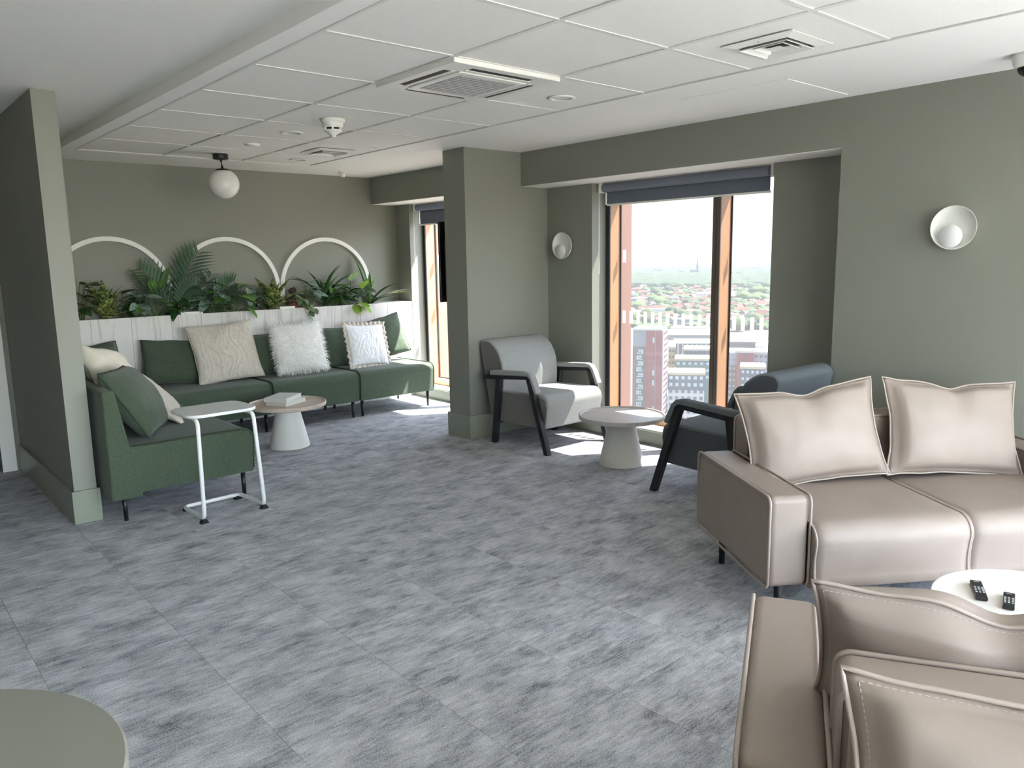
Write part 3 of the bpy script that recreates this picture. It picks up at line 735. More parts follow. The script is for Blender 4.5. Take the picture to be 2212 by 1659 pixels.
# books
def book(label, x, y, z, rot, w, d, t):
    k = thing('book', label, 'book', (x, y, z), math.radians(rot), 'books on the tray table')
    B().box(-w/2, -d/2, 0, w/2, d/2, .003).box(-w/2, -d/2, t-.003, w/2, d/2, t).box(-w/2, -d/2, .003, -w/2+.003, d/2, t-.003).obj('cover', 'book_cover', k, bevel=.0008)
    B().box(-w/2+.0035, -d/2+.004, .0032, w/2-.004, d/2-.004, t-.0032).obj('pages', 'book_pages', k)
    B().box(-w/2-.0006, -.04, t*.35, -w/2, .04, t*.65).obj('spine_text', 'grey_grille', k)
book('white book lying flat on the wooden tray under another book', 2.755, 6.035, .364, -62, .20, .27, .034)
book('upper white book lying on another book', 2.735, 6.045, .3985, -52, .20, .27, .034)
# remotes
def remote(label, px, z, L_, w):
    (a, b) = [at_z(q[0], q[1], z) for q in px]; c = (a+b)/2; ang = math.atan2(b.y-a.y, b.x-a.x)
    k = thing('remote_control', label, 'remote', (c.x, c.y, z), ang, 'remote controls')
    B().box(-L_/2, -w/2, 0, L_/2, w/2, .014).obj('body', 'remote_black', k, bevel=.004, seg=3)
    for i in range(4):
        for j in range(3):
            B().box(-.012+i*.014, -.014+j*.011, .0138, -.006+i*.014, -.008+j*.011, .0155).obj('button', 'button_grey', k)
    B().lathe([(.009, .0138), (.009, .015), (.006, .0153)], 16, (L_/2-.055, 0, 0)).obj('ring_button', 'black_slot', k)
    B().box(-L_/2+.012, -.008, .0138, -L_/2+.016, .008, .0142).obj('mark', 'button_grey', k)
remote('longer black remote control lying on the round white table', ((2104, 1254), (2124, 1306)), .3645, .150, .036)
remote('shorter black remote control lying on the round white table', ((2180, 1284), (2178, 1322)), .3645, .125, .034)
# foreground cafe table
t = thing('cafe_table', 'round grey topped cafe table on a black column with a bare top', 'table', (-.063, 1.381, 0))
B().lathe([(0, .716), (.35, .716), (.354, .72), (.354, .736), (.350, .74), (0, .74)], 72, cap=False).obj('table_top', 'laminate_grey', t)
B().lathe([(.03, .02), (.03, .716)], 24).obj('column', 'black_metal', t, smooth=True)
B().lathe([(.22, 0), (.22, .008), (.05, .02), (.03, .022)], 40).obj('base_plate', 'black_metal', t, smooth=True)
# C shaped side table
t = thing('side_table', 'white C shaped side table with bent tube frame standing over the green sofa', 'table', (1.70, 4.72, 0), math.radians(3))
hx, fy, by = .185, -.165, .165
def rnd_path(P, r=.045, n=5):
    out = [Vector(P[0])]
    for a, b_, c in zip(P[:-2], P[1:-1], P[2:]):
        a, b_, c = Vector(a), Vector(b_), Vector(c); d1 = (a-b_).normalized(); d2 = (c-b_).normalized(); rr = min(r, (a-b_).length*.45, (c-b_).length*.45)
        p, q = b_+d1*rr, b_+d2*rr
        for k in range(n+1):
            u = k/n; out.append(p*(1-u)**2+b_*2*u*(1-u)+q*u*u)
    out.append(Vector(P[-1])); return out
path = [(-.165, .02, .612), (-.172, -.13, .612), (-hx-.005, fy, .015+.012), (-hx, by, .027), (hx, by, .027), (hx+.005, fy, .027), (.172, -.13, .612), (.165, .02, .612)]
B().tube(rnd_path(path), .0125, 12).obj('tube_frame', 'white_metal', t, smooth=True)
top = rrect(.44, .36, .09, 6)
B().prism([(x*1.0, y+.04) for x, y in top], .625, .645, 'z').obj('table_top', 'white_metal', t, bevel=.005)
for x, y in ((-hx-.005, fy+.01), (hx+.005, fy+.01), (-hx+.02, by), (hx-.02, by)):
    B().prism([(x-.024, 0), (x+.024, 0), (x+.012, .022), (x-.012, .022)], y-.018, y+.018, 'y').obj('rubber_foot', 'black_metal', t)

# ---- armchairs (local: faces -y, origin on floor under the middle)
def armchair(label, loc, rotz, fab, plain):
    t = thing('armchair', label, 'armchair', loc, rotz, 'upholstered armchairs with black wooden frames')
    W_ = .315
    def col(a0, a1, c, r, n=8): return arc(c, r, a0, a1, n)
    # seat: waterfall front
    seat = [(-.265, .190), (.30, .175), (.36, .26), (.26, .445)] + [(-.20, .462)] + col(95, 200, (-.215, .385), .080, 8)[1:]
    B().prism(seat, -W_, W_, 'x').obj('seat', fab, t, bevel=.018, seg=3)
    back = [(.315, .20), (.40, .20), (.532, .795), (.52, .83), (.49, .848), (.45, .852), (.40, .842), (.35, .818), (.305, .780), (.268, .728), (.243, .67), (.232, .60), (.232, .52), (.238, .43)]
    B().prism(back, -W_, W_, 'x').obj('backrest', fab, t, bevel=.016, seg=3)
    for s in (-1, 1):
        x = s*(W_+.0015)
        B().prism([(-.262, .20), (.30, .185), (.345, .26), (.25, .43), (-.20, .445), (-.262, .42), (-.285, .36)], min(x, x-s*.004), max(x, x-s*.004), 'x').obj('side_panel', plain, t)
        B().prism([(.325, .22), (.39, .22), (.520, .79), (.505, .825), (.45, .838), (.40, .829), (.355, .803), (.315, .770), (.280, .722), (.256, .665), (.246, .60), (.246, .52), (.25, .45)], min(x, x-s*.004), max(x, x-s*.004), 'x').obj('side_panel', plain, t)
        xa, xb = s*.325, s*.370; lo, hi = min(xa, xb), max(xa, xb)
        B().prism([(-.347, 0), (-.302, 0), (-.102, .585), (-.150, .598)], lo, hi, 'x').obj('leg', 'black_wood', t, bevel=.003)
        B().prism([(.292, 0), (.338, 0), (.262, .56), (.215, .56)], lo, hi, 'x').obj('leg', 'black_wood', t, bevel=.003)
        B().prism([(-.150, .578), (-.135, .603), (.42, .565), (.43, .535), (.36, .535)], lo, hi, 'x').obj('arm_rail', 'black_wood', t, bevel=.003)
        xa, xb = s*.318, s*.378; lo, hi = min(xa, xb), max(xa, xb)
        pad = [(.335, .571), (.335, .612), (-.09, .640), (-.145, .630), (-.178, .598), (-.235, .478), (-.205, .466), (-.150, .585), (-.125, .604)]
        B().prism(pad, lo, hi, 'x').obj('arm_pad', fab, t, bevel=.010, seg=3)
    B().box(-.30, .28, .165, .30, .31, .195).obj('rear_rail', 'black_wood', t)
    return t
armchair('light grey upholstered armchair with its back to the dark pillar', (4.42, 4.60, 0), 0, 'grey_fabric', 'grey_plain')
armchair('shade-darkened grey upholstered armchair with its back towards the leather sofa', (4.285, 2.80, 0), PI, 'grey_fabric_shaded', 'grey_plain_shaded')

# ---- leather sofas (local x 0..1.7 width, y 0 front .. .8 back)
SW, SDp, AW = 1.72, .80, .185
def leather_sofa(label, loc, rotz):
    t = thing('leather_sofa', label, 'sofa', loc, rotz, 'taupe leather sofas')
    for k, x in enumerate((0, SW-AW)):
        a = B().box(x+.006, .004, .172, x+AW-.006, SDp, .558).obj('arm', 'taupe_leather', t, bevel=.03, seg=4)
        for xx in (x+.006, x+AW-.006):
            loop = [(xx, .4+p[0], .365+p[1]) for p in rrect(.796, .386, .03, 5)]
            B().tube(loop, .006, 7, closed=True).obj('piping', 'taupe_piping', a, smooth=True)
    bk = B().box(AW, .64, .172, SW-AW, SDp-.004, .735).obj('back_frame', 'taupe_leather', t, bevel=.03, seg=4)
    for yy in (.645, SDp-.008):
        loop = [(SW/2+p[0], yy, .4535+p[1]) for p in rrect(SW-2*AW-.004, .558, .03, 5)]
        B().tube(loop, .006, 7, closed=True).obj('piping', 'taupe_piping', bk, smooth=True)
    for x0_, x1_ in ((AW, SW/2-.003), (SW/2+.003, SW-AW)):
        # cushion body with bulge
        n, m = 18, 14; b = B(); vs = []; fs = []
        r = .075; d0, d1, z0, z1 = -.045, .645, .165, .442
        prof = [(d1, z0), (d0+.035, z0)]+[(d0+.012*math.sin(k_/5*PI), z0+.02+(z1-r-z0-.02)*k_/5) for k_ in range(6)]+[(d0+r-r*math.cos(k_/6*PI/2), z1-r+r*math.sin(k_/6*PI/2)) for k_ in range(1, 7)]
        prof += [(d0+r+(d1-d0-r)*k_/8, z1) for k_ in range(1, 9)]
        for i in range(n+1):
            u = -1+2*i/n; e = (1-u*u)**.5
            for (y, z) in prof:
                top = smoothstep((z-.36)/.08); fr = smoothstep((.05-y)/.08)*smoothstep((z-.2)/.1)
                wv = .004*noise.noise(Vector((u*3+x0_*5, y*6, z*6)))*e
                vs.append((x0_+(x1_-x0_)*i/n, y-fr*(.020*e)+wv, z+top*(.014*e)*(1-smoothstep((y-.5)/.2))+wv))
        P_ = len(prof)
        for i in range(n):
            for j in range(P_):
                fs.append((i*P_+j, i*P_+(j+1) % P_, (i+1)*P_+(j+1) % P_, (i+1)*P_+j))
        fs += [tuple(range(P_-1, -1, -1)), tuple(n*P_+j for j in range(P_))]
        b.add(vs, fs); c = b.obj('seat_cushion', 'taupe_leather', t, smooth=False)
        for p in c.data.polygons: p.use_smooth = len(p.vertices) == 4
        for i in (0, n):
            B().tube([Vector(vs[i*P_+j])+Vector((0, 0, .001)) for j in range(1, P_-1)], .0055, 6).obj('piping', 'taupe_piping', c, smooth=True)
    for x, y in ((.10, .10), (SW-.10, .10), (.10, SDp-.10), (SW-.10, SDp-.10)):
        B().lathe([(.014, 0), (.018, .172)], 12, (x, y, 0)).obj('leg', 'black_metal', t, smooth=True)
    return t
def on_sofa(o_loc, rz, x, y): c, s = math.cos(rz), math.sin(rz); return (o_loc[0]+c*x-s*y, o_loc[1]+s*x+c*y)
S1 = ((2.73, 1.586, 0), math.radians(-34.0)); S2 = ((2.755, -.343, 0), math.radians(119.3)); S3 = ((.507, .345, 0), math.radians(-60.7))
leather_sofa('taupe leather two seat sofa angled in front of the window wall', *S1)
leather_sofa('taupe leather sofa facing the round white table with another sofa behind its back', *S2)
leather_sofa('taupe leather sofa standing back to back with the one facing the round white table', *S3)
LC = 'taupe leather back cushions'
def lcush(label, S, x, y, lean, roll, seed, w=.70, h=.47, t=.20, chop=.03, yaw=0, z=.452, folds=0.):
    px, py = on_sofa(S[0], S[1], x, y)
    cushion('back_cushion', label, LC, (px, py, z), math.degrees(S[1])+yaw, lean, 'taupe_leather', 'taupe_piping', w, h, t, roll=roll, seed=seed, n=36, pinch=.085, chop=chop, wr=.012, wrs=3.5, puff=.40, pipe=.0045, flange=.07, folds=folds)
lcush('taupe leather cushion leaning on the angled sofa next to the shade-darkened armchair', S1, .49, .485, 17, -5, 21)
lcush('taupe leather cushion leaning on the angled sofa next to the wall', S1, 1.17, .485, 17, 4, 22, chop=.025)
lcush('taupe leather cushion with a dented top on the sofa facing the round white table', S2, 1.225, .45, 20, 0, 23, chop=.045, w=.72, h=.425, folds=.004)
lcush('taupe leather cushion with diagonal folds on the sofa placed back to back with another', S3, .515, .47, 20, 0, 25, chop=.0, w=.73, h=.455, folds=.014)

# ================================================================ PLANTS
def leaf_mesh(name, m, wid, shape='oval', droop=.25, fold=.12, n=10, notch=0.):
    """leaf of length 1 along x, base at origin"""
    b = B(); vs = []; fs = []
    for i in range(n+1):
        u = i/n
        if shape == 'oval': hw = wid/2*math.sin(PI*u**.75)**.8
        elif shape == 'round': hw = wid/2*max(0, 1-(2*u-1)**2)**.5
        elif shape == 'strap': hw = wid/2*min(1, (1-u)*3.5)**.7*(.75+.25*math.sin(PI*u))
        elif shape == 'lance': hw = wid/2*math.sin(PI*u**.6)**1.1
        elif shape == 'heart': hw = wid/2*(max(0, math.sin(PI*min(1, u*.86+.14)**.9)))**.75
        if notch and 0 < i < n: hw *= 1-notch*(i % 2)
        hw = max(hw, .002)
        z = -droop*u*u
        for k in (-1, -.5, 0, .5, 1):
            vs.append((u-abs(k)*.03*(shape == 'heart')*(1-u)*4, hw*k, z+fold*hw*abs(k)*1.6))
    for i in range(n):
        for k in range(4): fs.append((i*5+k, (i+1)*5+k, (i+1)*5+k+1, i*5+k+1))
    b.add(vs, fs); me = b.mesh(name, m)
    for p in me.polygons: p.use_smooth = True
    return me
LM = {
 'dark': leaf_mesh('leaf', 'leaf_dark', .42, 'oval', .30), 'mid': leaf_mesh('leaf', 'leaf_mid', .46, 'oval', .25),
 'lime': leaf_mesh('leaf', 'leaf_lime', .80, 'round', .18, .08), 'grey': leaf_mesh('leaf', 'leaf_grey', .62, 'heart', .22, .10),
 'varieg': leaf_mesh('leaf', 'leaf_varieg', .30, 'lance', .32, .2), 'striped': leaf_mesh('leaf', 'leaf_striped', .62, 'heart', .25, .05),
 'strap': leaf_mesh('leaf', 'leaf_dark', .10, 'strap', .45, .5), 'strapup': leaf_mesh('leaf', 'leaf_mid', .12, 'strap', .12, .5), 'straplime': leaf_mesh('leaf', 'leaf_lime', .085, 'strap', .8, .4, 14),
 'lobed': leaf_mesh('leaf', 'leaf_mid', .75, 'oval', .28, .1, 12, .28), 'pale': leaf_mesh('leaf', 'leaf_pale', .85, 'round', .2, .1, 12, .10),
 'plum': leaf_mesh('leaf', 'leaf_plum', .7, 'heart', .3, .05), 'big': leaf_mesh('leaf', 'leaf_mid', .40, 'oval', .22, .14),
 'palmlet': leaf_mesh('leaf', 'leaf_palm', .085, 'lance', .15, .3, 6),
}
def leaf(parent, kind, base, az, el, L_, roll=0., ws=1.):
    for k in range(8):
        M = Matrix.Translation(base) @ Matrix.Rotation(az, 4, 'Z') @ Matrix.Rotation(-el, 4, 'Y') @ Matrix.Rotation(roll, 4, 'X') @ Matrix.Diagonal((L_, L_*ws, L_, 1))
        r0 = parent if parent.parent is None else parent.parent
        c = [M @ v.co + r0.location for v in list(LM[kind].vertices)[::5]] + [M @ v.co + r0.location for v in list(LM[kind].vertices)[4::5]]
        if max(v.y for v in c) < YF-.012 and max(v.x for v in c) < XB-.015 and min(v.x for v in c) > 1.09: break
        if max(v.y for v in c) >= YF-.012 and k == 0 and math.sin(az) > 0: az = -az
        else: L_ *= .88; base = (base[0], min(base[1], .04), base[2])
    return link('leaf', LM[kind], parent, M=M)
SOILZ = 1.035
def plant(name, label, px, y=7.49):
    p = at_y(px, 680, y); return thing(name, label, 'plant', (p.x, y, SOILZ), 0, 'potted plants along the planter')
R_ = random.Random(11)
U = R_.uniform
def stemtube(t, a, b, r=.003, bend=.02):
    a, b = Vector(a), Vector(b); m = (a+b)/2+Vector((U(-bend, bend), U(-bend, bend), bend*.5))
    B().tube([a, (a+m)/2, m, (m+b)/2, b], r, 5).obj('stem', 'stem_green', t, smooth=True)
def rosette(px, kind, label, n, L0, L1, el0=.5, el1=1.35, name='aglaonema', ws=1., rise=.06):
    t = plant(name, label, px)
    stemtube(t, (0, 0, -.02), (0, 0, rise+.05), .006, .0)
    for k in range(n):
        az = k*2.4+U(-.3, .3); f_ = k/max(1, n-1); el = el0+(el1-el0)*f_+U(-.12, .12); L_ = (L0+(L1-L0)*U(0, 1))
        if math.sin(az) > .3: el = max(el, .8)     # keep off the wall
        if math.sin(az) > .3: L_ *= .75
        leaf(t, kind, (0, 0, rise*f_+.01), az, el, L_, U(-.3, .3), ws)
    return t
def bush(px, kind, label, n, L_, hgt, spread, name, front=.05, y=7.45):
    """stalks with a leaf at the end"""
    if name in ('ivy_plant', 'rubber_plant'): y = 7.53; spread *= .8; n = int(n*.7)
    t = plant(name, label, px, y); n = int(n*1.35); L_ *= 1.3; hgt *= 1.15
    for k in range(n):
        az = U(0, 2*PI); rr = spread*U(.2, 1); q = (rr*math.cos(az), -abs(rr*math.sin(az))*.8*(1 if U(0, 1) < .75 else -.6)-front*.3, hgt*U(.3, 1))
        if q[1] > .06: q = (q[0], .06, q[2])
        stemtube(t, (q[0]*.12, q[1]*.12, -.01), q, .0022)
        leaf(t, kind, q, math.atan2(q[1], q[0])+U(-.7, .7), U(-.5, .6), L_*U(.75, 1.2), U(-.6, .6))
    return t
def palm(px, label, fronds):
    t = plant('palm', label, px)
    for az, el, L_, dr in fronds:
        pts = []; p = Vector((0, 0, 0)); e = el
        N = 14
        for k in range(N+1):
            pts.append(p.copy()); d = Vector((math.cos(az)*math.cos(e), math.sin(az)*math.cos(e), math.sin(e))); p = p+d*(L_/N); e -= dr/N
        fr = B().tube(pts, .003, 5, taper=[.004*(1-k/(N+2)) for k in range(N+1)]).obj('frond', 'stem_green', t, smooth=True)
        side = Vector((-math.sin(az), math.cos(az), 0))
        for k in range(3, N+1):
            tl = L_*.36*(math.sin(PI*(k-1)/(N+1))*.7+.3)
            for s in (-1, 1):
                tan = (pts[k]-pts[k-1]).normalized(); sv = tan.cross(Vector((.15, 1, 0))).normalized(); d = (sv*s*.8+tan*.8+Vector((0, -.12, .03))).normalized()
                q = pts[k]+d*tl
                if t.location.y+q.y > YF-.015: d.y *= .1; d.normalize()
                azl = math.atan2(d.y, d.x); ell = math.asin(max(-1, min(1, d.z)))
                o = leaf(fr, 'palmlet', pts[k], azl, ell, tl*1.15, s*.5, 2.3)
    return t
bush(176, 'dark', 'dark leafy plant in the planter next to the partition', 16, .12, .30, .12, 'rubber_plant')
rosette(228, 'varieg', 'yellow and green variegated plant under the first wall arch', 17, .30, .43, .55, 1.4, ws=.85)
bush(262, 'dark', 'dark low bush between the yellow variegated plant and the grey leaved one', 20, .12, .20, .13, 'ivy_plant')
bush(298, 'grey', 'grey green round leaved plant beside the light green philodendron', 16, .085, .20, .11, 'peperomia')
def phil(px, label, kind, spec):
    t = plant('philodendron', label, px, 7.42)
    for az, rr, hh, L_, el in spec:
        q = (rr*math.cos(az)*1.2, min(.05, rr*math.sin(az)), hh*1.15); stemtube(t, (q[0]*.1, q[1]*.1, -.01), q, .004); leaf(t, kind, q, az, el, L_, U(-.3, .3), 1.1)
    return t
phil(336, 'light green broad leaved philodendron where the first two arches meet', 'big', [(2.6, .05, .22, .26, 1.2), (.5, .07, .24, .23, 1.15), (3.6, .06, .16, .22, .3), (-1.5, .06, .14, .2, .2), (.0, .07, .12, .20, .0), (-.7, .09, .08, .19, -.1), (-2.4, .08, .10, .19, .0), (1.4, .02, .2, .18, 1.2)])
palm(383, 'tall grey green palm with feathered fronds', [(PI*.98, 1.25, .52, .5), (-.3, 1.45, .62, .5), (3.4, .95, .46, .9), (-1.4, 1.2, .50, 1.1), (-.6, .9, .46, 1.0)])
bush(378, 'dark', 'dark broad leaved plant at the foot of the tall palm', 14, .15, .16, .13, 'rubber_plant')
palm(440, 'small pale palm beside the tall palm', [(.2, 1.05, .46, .7), (.9, 1.3, .42, .4), (-.4, .85, .42, .7), (2.6, 1.2, .36, .6)])
bush(452, 'grey', 'grey green round leaved plant below the small palm', 20, .10, .22, .13, 'peperomia')
phil(505, 'green lobed leaf philodendron under the middle arch', 'lobed', [(.3, .06, .22, .20, .3), (2.4, .05, .24, .2, .4), (-1.2, .08, .16, .2, .0), (-.3, .10, .16, .22, .1), (-2.4, .09, .15, .19, .0), (3.0, .1, .18, .18, .2), (-.9, .12, .06, .15, -.5)])
bush(545, 'grey', 'pale grey leaved plant between the lobed philodendron and a variegated plant', 16, .075, .22, .10, 'peperomia')
bush(482, 'dark', 'dark small leaved filler plant behind the lobed philodendron', 22, .09, .20, .16, 'ivy_plant')
rosette(590, 'varieg', 'yellow and green variegated plant between the second and third arches', 17, .32, .42, .45, 1.3, ws=.85)
bush(565, 'dark', 'dark trailing plant at the foot of the second variegated plant', 16, .08, .16, .12, 'ivy_plant')
# basket with trailing striped plant
bk = at_y(636, 676, 7.44)
ba = thing('woven_basket', 'small brown woven basket standing in the planter', 'basket', (bk.x, 7.455, SOILZ))
B().lathe([(.062, 0), (.072, .05), (.070, .12), (.060, .12), (.058, .02)], 24).obj('body', 'basket', ba, smooth=True)
for z in (.02, .05, .08, .11): B().tube([(.0725*math.cos(a), .0725*math.sin(a), z) for a in [2*PI*k/24 for k in range(24)]], .006, 6, closed=True).obj('weave_band', 'basket', ba, smooth=True)
t = plant('striped_peperomia', 'striped leaf trailing plant growing from the brown basket', 636, 7.455); t.location.x = bk.x; t.location.z = SOILZ+.11
for q, L_, kd in [((-.05, -.03, .10), .09, 'plum'), ((-.02, -.04, .12), .09, 'plum'), ((.0, -.05, .07), .11, 'striped'), ((.06, -.05, .06), .10, 'plum'), ((.08, -.08, .02), .11, 'striped'), ((.11, -.09, -.03), .10, 'striped'), ((.10, -.11, -.07), .10, 'striped'), ((.15, -.10, -.06), .09, 'striped'), ((.13, -.12, -.12), .095, 'striped'), ((.18, -.11, -.10), .09, 'striped'), ((.10, -.13, -.16), .09, 'striped'), ((.03, -.08, .02), .10, 'striped'), ((-.06, -.06, .03), .09, 'plum')]:
    stemtube(t, (0, -.01, .0), q, .0022, .01); leaf(t, kd, q, -PI/2+U(-.7, .7), U(-1.0, -.3), L_, U(-.5, .5))
bush(668, 'grey', 'grey leaved plant between the basket and the strap leaved plant', 14, .085, .26, .09, 'peperomia')
rosette(702, 'strap', 'dark strap leaved plant near the brown basket', 14, .36, .46, .75, 1.4, 'dracaena')
bush(735, 'dark', 'dark filler plant between the strap leaved plants', 24, .11, .20, .15, 'ivy_plant')
t = plant('begonia', 'lime round leaved begonia with one pale leaf standing tall', 757, 7.46)
for kd, q, az, el, L_ in [('pale', (-.0, -.03, .28), -1.2, .9, .14), ('lime', (.10, -.08, .19), -1.4, .9, .14), ('lime', (-.10, .0, .22), 2.4, .5, .14), ('lime', (.05, -.11, .05), -1.3, -.2, .14), ('lime', (.0, -.12, .03), -1.8, -.6, .13), ('lime', (.10, -.10, .02), -1., -.6, .12)]:
    stemtube(t, (0, -.01, -.01), q, .004); leaf(t, kd, q, az, el, L_)
bush(790, 'grey', 'grey leaved plant at the window end below the drooping strap leaves', 16, .075, .24, .08, 'peperomia')
t = plant('dracaena', 'bright strap leaved plant drooping over the window end of the planter', 800, 7.47)
for kd, az, el, L_ in [('strapup', 2.2, 1.40, .56), ('strapup', .8, 1.5, .38), ('strapup', -.5, 1.45, .34), ('straplime', -.15, .95, .50), ('strap', .08, .95, .42), ('strap', -.5, .8, .42), ('strap', -1.2, .7, .35), ('strap', 3.3, .9, .35), ('strapup', -2.2, 1.3, .33)]:
    leaf(t, kd, (0, 0, .0), az, el, L_, U(-.2, .2))
B().lathe([(.012, -.03), (.016, .03), (.008, .05)], 10).obj('crown_base', 'stem_green', t, smooth=True)
bush(425, 'mid', 'green leafy plant between the two palms', 12, .10, .24, .10, 'ivy_plant')
bush(720, 'mid', 'green leafy plant behind the begonia', 14, .11, .22, .10, 'ivy_plant')

# ================================================================ OUTSIDE: the city far below
GZ = -84.0
mat('city_ground', srgb(104, 104, 96), .95, var=srgb(126, 120, 113), vscale=.012)
mat('asphalt', srgb(108, 110, 112), .95)
mat('crown_green', srgb(67, 83, 48), .95, var=srgb(83, 97, 60), vscale=.4)
mat('crown_deep', srgb(49, 65, 43), .95, var=srgb(64, 78, 52), vscale=.4)
mat('crown_bright', srgb(89, 107, 57), .95, var=srgb(76, 92, 51), vscale=.4)
mat('trunk', srgb(64, 52, 43), .95)
mat('roof_red', srgb(120, 78, 67), .9); mat('roof_grey', srgb(120, 118, 116), .9); mat('roof_white', srgb(185, 184, 179), .8); mat('roof_sand', srgb(171, 161, 136), .9)
mat('wall_brick', srgb(134, 97, 83), .9); mat('wall_cream', srgb(177, 171, 160), .9); mat('wall_white', srgb(180, 180, 184), .8)
mat('panel_red', srgb(126, 49, 52), .6); mat('panel_brown', srgb(113, 83, 76), .7); mat('panel_grey', srgb(120, 128, 137), .6); mat('panel_slate', srgb(67, 75, 89), .6)
mat('panel_teal', srgb(67, 96, 94), .5); mat('panel_lilac', srgb(156, 153, 169), .7); mat('panel_dark', srgb(89, 84, 88), .7); mat('panel_yellow', srgb(180, 156, 104), .7)
mat('far_glass', srgb(73, 83, 97), .3); mat('far_glass_pale', srgb(168, 177, 185), .4); mat('stadium_blue', srgb(67, 83, 120), .6); mat('stadium_pale', srgb(140, 158, 169), .6)
gr = struct(B().add([(-200, -9000, GZ), (12000, -9000, GZ), (12000, 12000, GZ), (-200, 12000, GZ)], [(0, 1, 2, 3)]).obj('ground', 'city_ground'))
TAKEN = []
def facade_frame(pl_, pr_, py, dist):
    a, b = at_d(pl_, py, dist), at_d(pr_, py, dist); zt = (a.z+b.z)/2; a.z = b.z = 0
    ex = (b-a).normalized(); ey = Vector((-ex.y, ex.x, 0)) 
    if ey.dot(a) < 0: ey = -ey
    M = Matrix(((ex.x, ey.x, 0, a.x), (ex.y, ey.y, 0, a.y), (0, 0, 1, 0), (0, 0, 0, 1)))
    return M, (b-a).length, zt
def building(name, label, pl_, pr_, py, dist, depth, wall, roof, rows=0, cols=0, win='far_glass', fh=3.0, ww=1.3, wh=1.5, upper=None, twist=0., cat='building', group=None, roofh=1.0):
    M, W_, zt = facade_frame(pl_, pr_, py, dist)
    t = thing(name, label, cat, (M[0][3], M[1][3], GZ), math.atan2(M[1][0], M[0][0])+twist, group)
    H = zt-GZ; cc = M @ Vector((W_/2, depth/2, 0)); TAKEN.append((cc.x, cc.y, max(W_, depth)*.6))
    B().box(0, 0, 0, W_, depth, H).obj('wall_block', wall, t)
    B().box(-.4, -.4, H, W_+.4, depth+.4, H+roofh).obj('roof', roof, t)
    if upper:
        B().box(-.15, -.15, H-upper[1], W_+.15, depth, H-.01).obj('upper_cladding', upper[0], t)
    me = None
    for r in range(rows):
        z = H-fh*(r+1)+fh*.35
        for c in range(cols):
            x = W_*(c+.5)/cols
            if me is None: me = B().box(-ww/2, -.3, 0, ww/2, .1, wh).mesh('window', win)
            m2 = me
            if upper and fh*(r+.5) < upper[1]:
                if 'up' not in cache_w: cache_w['up'] = B().box(-ww/2, -.3, 0, ww/2, .1, wh).mesh('window', 'far_glass_pale')
                m2 = cache_w['up']
            link('window', m2, t, loc=(x, 0, z))
    return t, W_, H
cache_w = {}
def free(x, y, r):
    if any((x-a)**2+(y-b)**2 < (r+c)**2 for a, b, c in TAKEN): return False
    TAKEN.append((x, y, r)); return True
# tower block
M, W_, zt = facade_frame(1367, 1432, 713, 385)
tw = thing('tower_block', 'tall red and grey tower block with a column of white panels and glass', 'building', (M[0][3], M[1][3], GZ), math.atan2(M[1][0], M[0][0])-.14)
H = zt-GZ; u = W_/300
B().box(0, 0, 0, 140*u, 16, H-8).obj('brown_bay', 'panel_brown', tw); B().box(5*u, -.6, H-8, 140*u, 16, H).obj('grey_cap', 'panel_grey', tw)
B().box(140*u, -1.2, 0, 225*u, 16, H).obj('red_bay', 'panel_red', tw); B().box(235*u, -1.2, 0, 300*u, 16, H+.6).obj('red_bay', 'panel_red', tw); B().box(225*u, -.6, 0, 235*u, 16, H).obj('white_joint', 'roof_white', tw)
B().box(0, -1.3, H, 300*u, 16, H+.9).obj('roof', 'roof_white', tw)
B().box(300*u, -1.0, 0, 300*u+.5, 16, H).obj('white_side', 'wall_white', tw)
B().box(38*u, -.25, 0, 112*u, .1, H-9).obj('glass_strip', 'panel_teal', tw)
wm = B().box(0, -.5, 0, 14*u, 0, 2.0).mesh('white_panel', 'roof_white'); wm2 = B().box(0, -.5, 0, 56*u, 0, .5).mesh('white_panel', 'roof_white'); wm3 = B().box(0, -.4, 0, 15*u, 0, 1.3).mesh('window', 'far_glass_pale')
for r in range(13):
    z = H-9-2.9*(r+1)+.4
    link('white_panel', wm, tw, loc=((42 if r % 2 else 96)*u, -.25, z)); link('white_panel', wm2, tw, loc=(46*u, -.25, z))
    link('window', wm3, tw, loc=(60*u, -.25, z+.8)); link('window', wm3, tw, loc=(78*u, -.25, z+.8))
wm = B().box(0, 0, 0, .4, 1.0, 1.4).mesh('side_window', 'panel_red')
for r in range(16):
    for c in range(5): link('side_window', wm, tw, loc=(300*u+.3, .6+c*3.1+(r % 2)*.8, H-2.5-2.9*r))
for zz in (6, 22, 27, 40): B().box(205*u, -1.6, H-zz, 225*u, -1.2, H-zz+2.6).obj('white_window', 'far_glass_pale', tw)
# other blocks
building('apartment_block', 'white block with dark slate top floors beside the tower block', 1443, 1522, 810, 330, 14, 'wall_white', 'roof_sand', 7, 6, 'far_glass', 2.9, 1.3, 1.4, ('panel_slate', 6.4))
building('apartment_block', 'teal clad block with a pale roof behind the white slate topped block', 1459, 1535, 779, 400, 16, 'panel_teal', 'roof_sand', 3, 6, 'far_glass_pale', 3.4, 1.4, 1.4)
building('apartment_block', 'lilac block with square windows behind the teal clad block', 1478, 1535, 757, 470, 18, 'panel_lilac', 'roof_white', 2, 6, 'far_glass', 4.2, 2.4, 2.4)
building('low_block', 'narrow yellow block with a white roof behind the tower block', 1444, 1458, 752, 430, 30, 'panel_yellow', 'roof_white', 5, 2, 'far_glass', 3.2, 1.0, 1.2)
t, W_, H = building('warehouse', 'long dark warehouse with pale columns behind the lilac block', 1455, 1536, 743, 620, 30, 'panel_dark', 'roof_white')
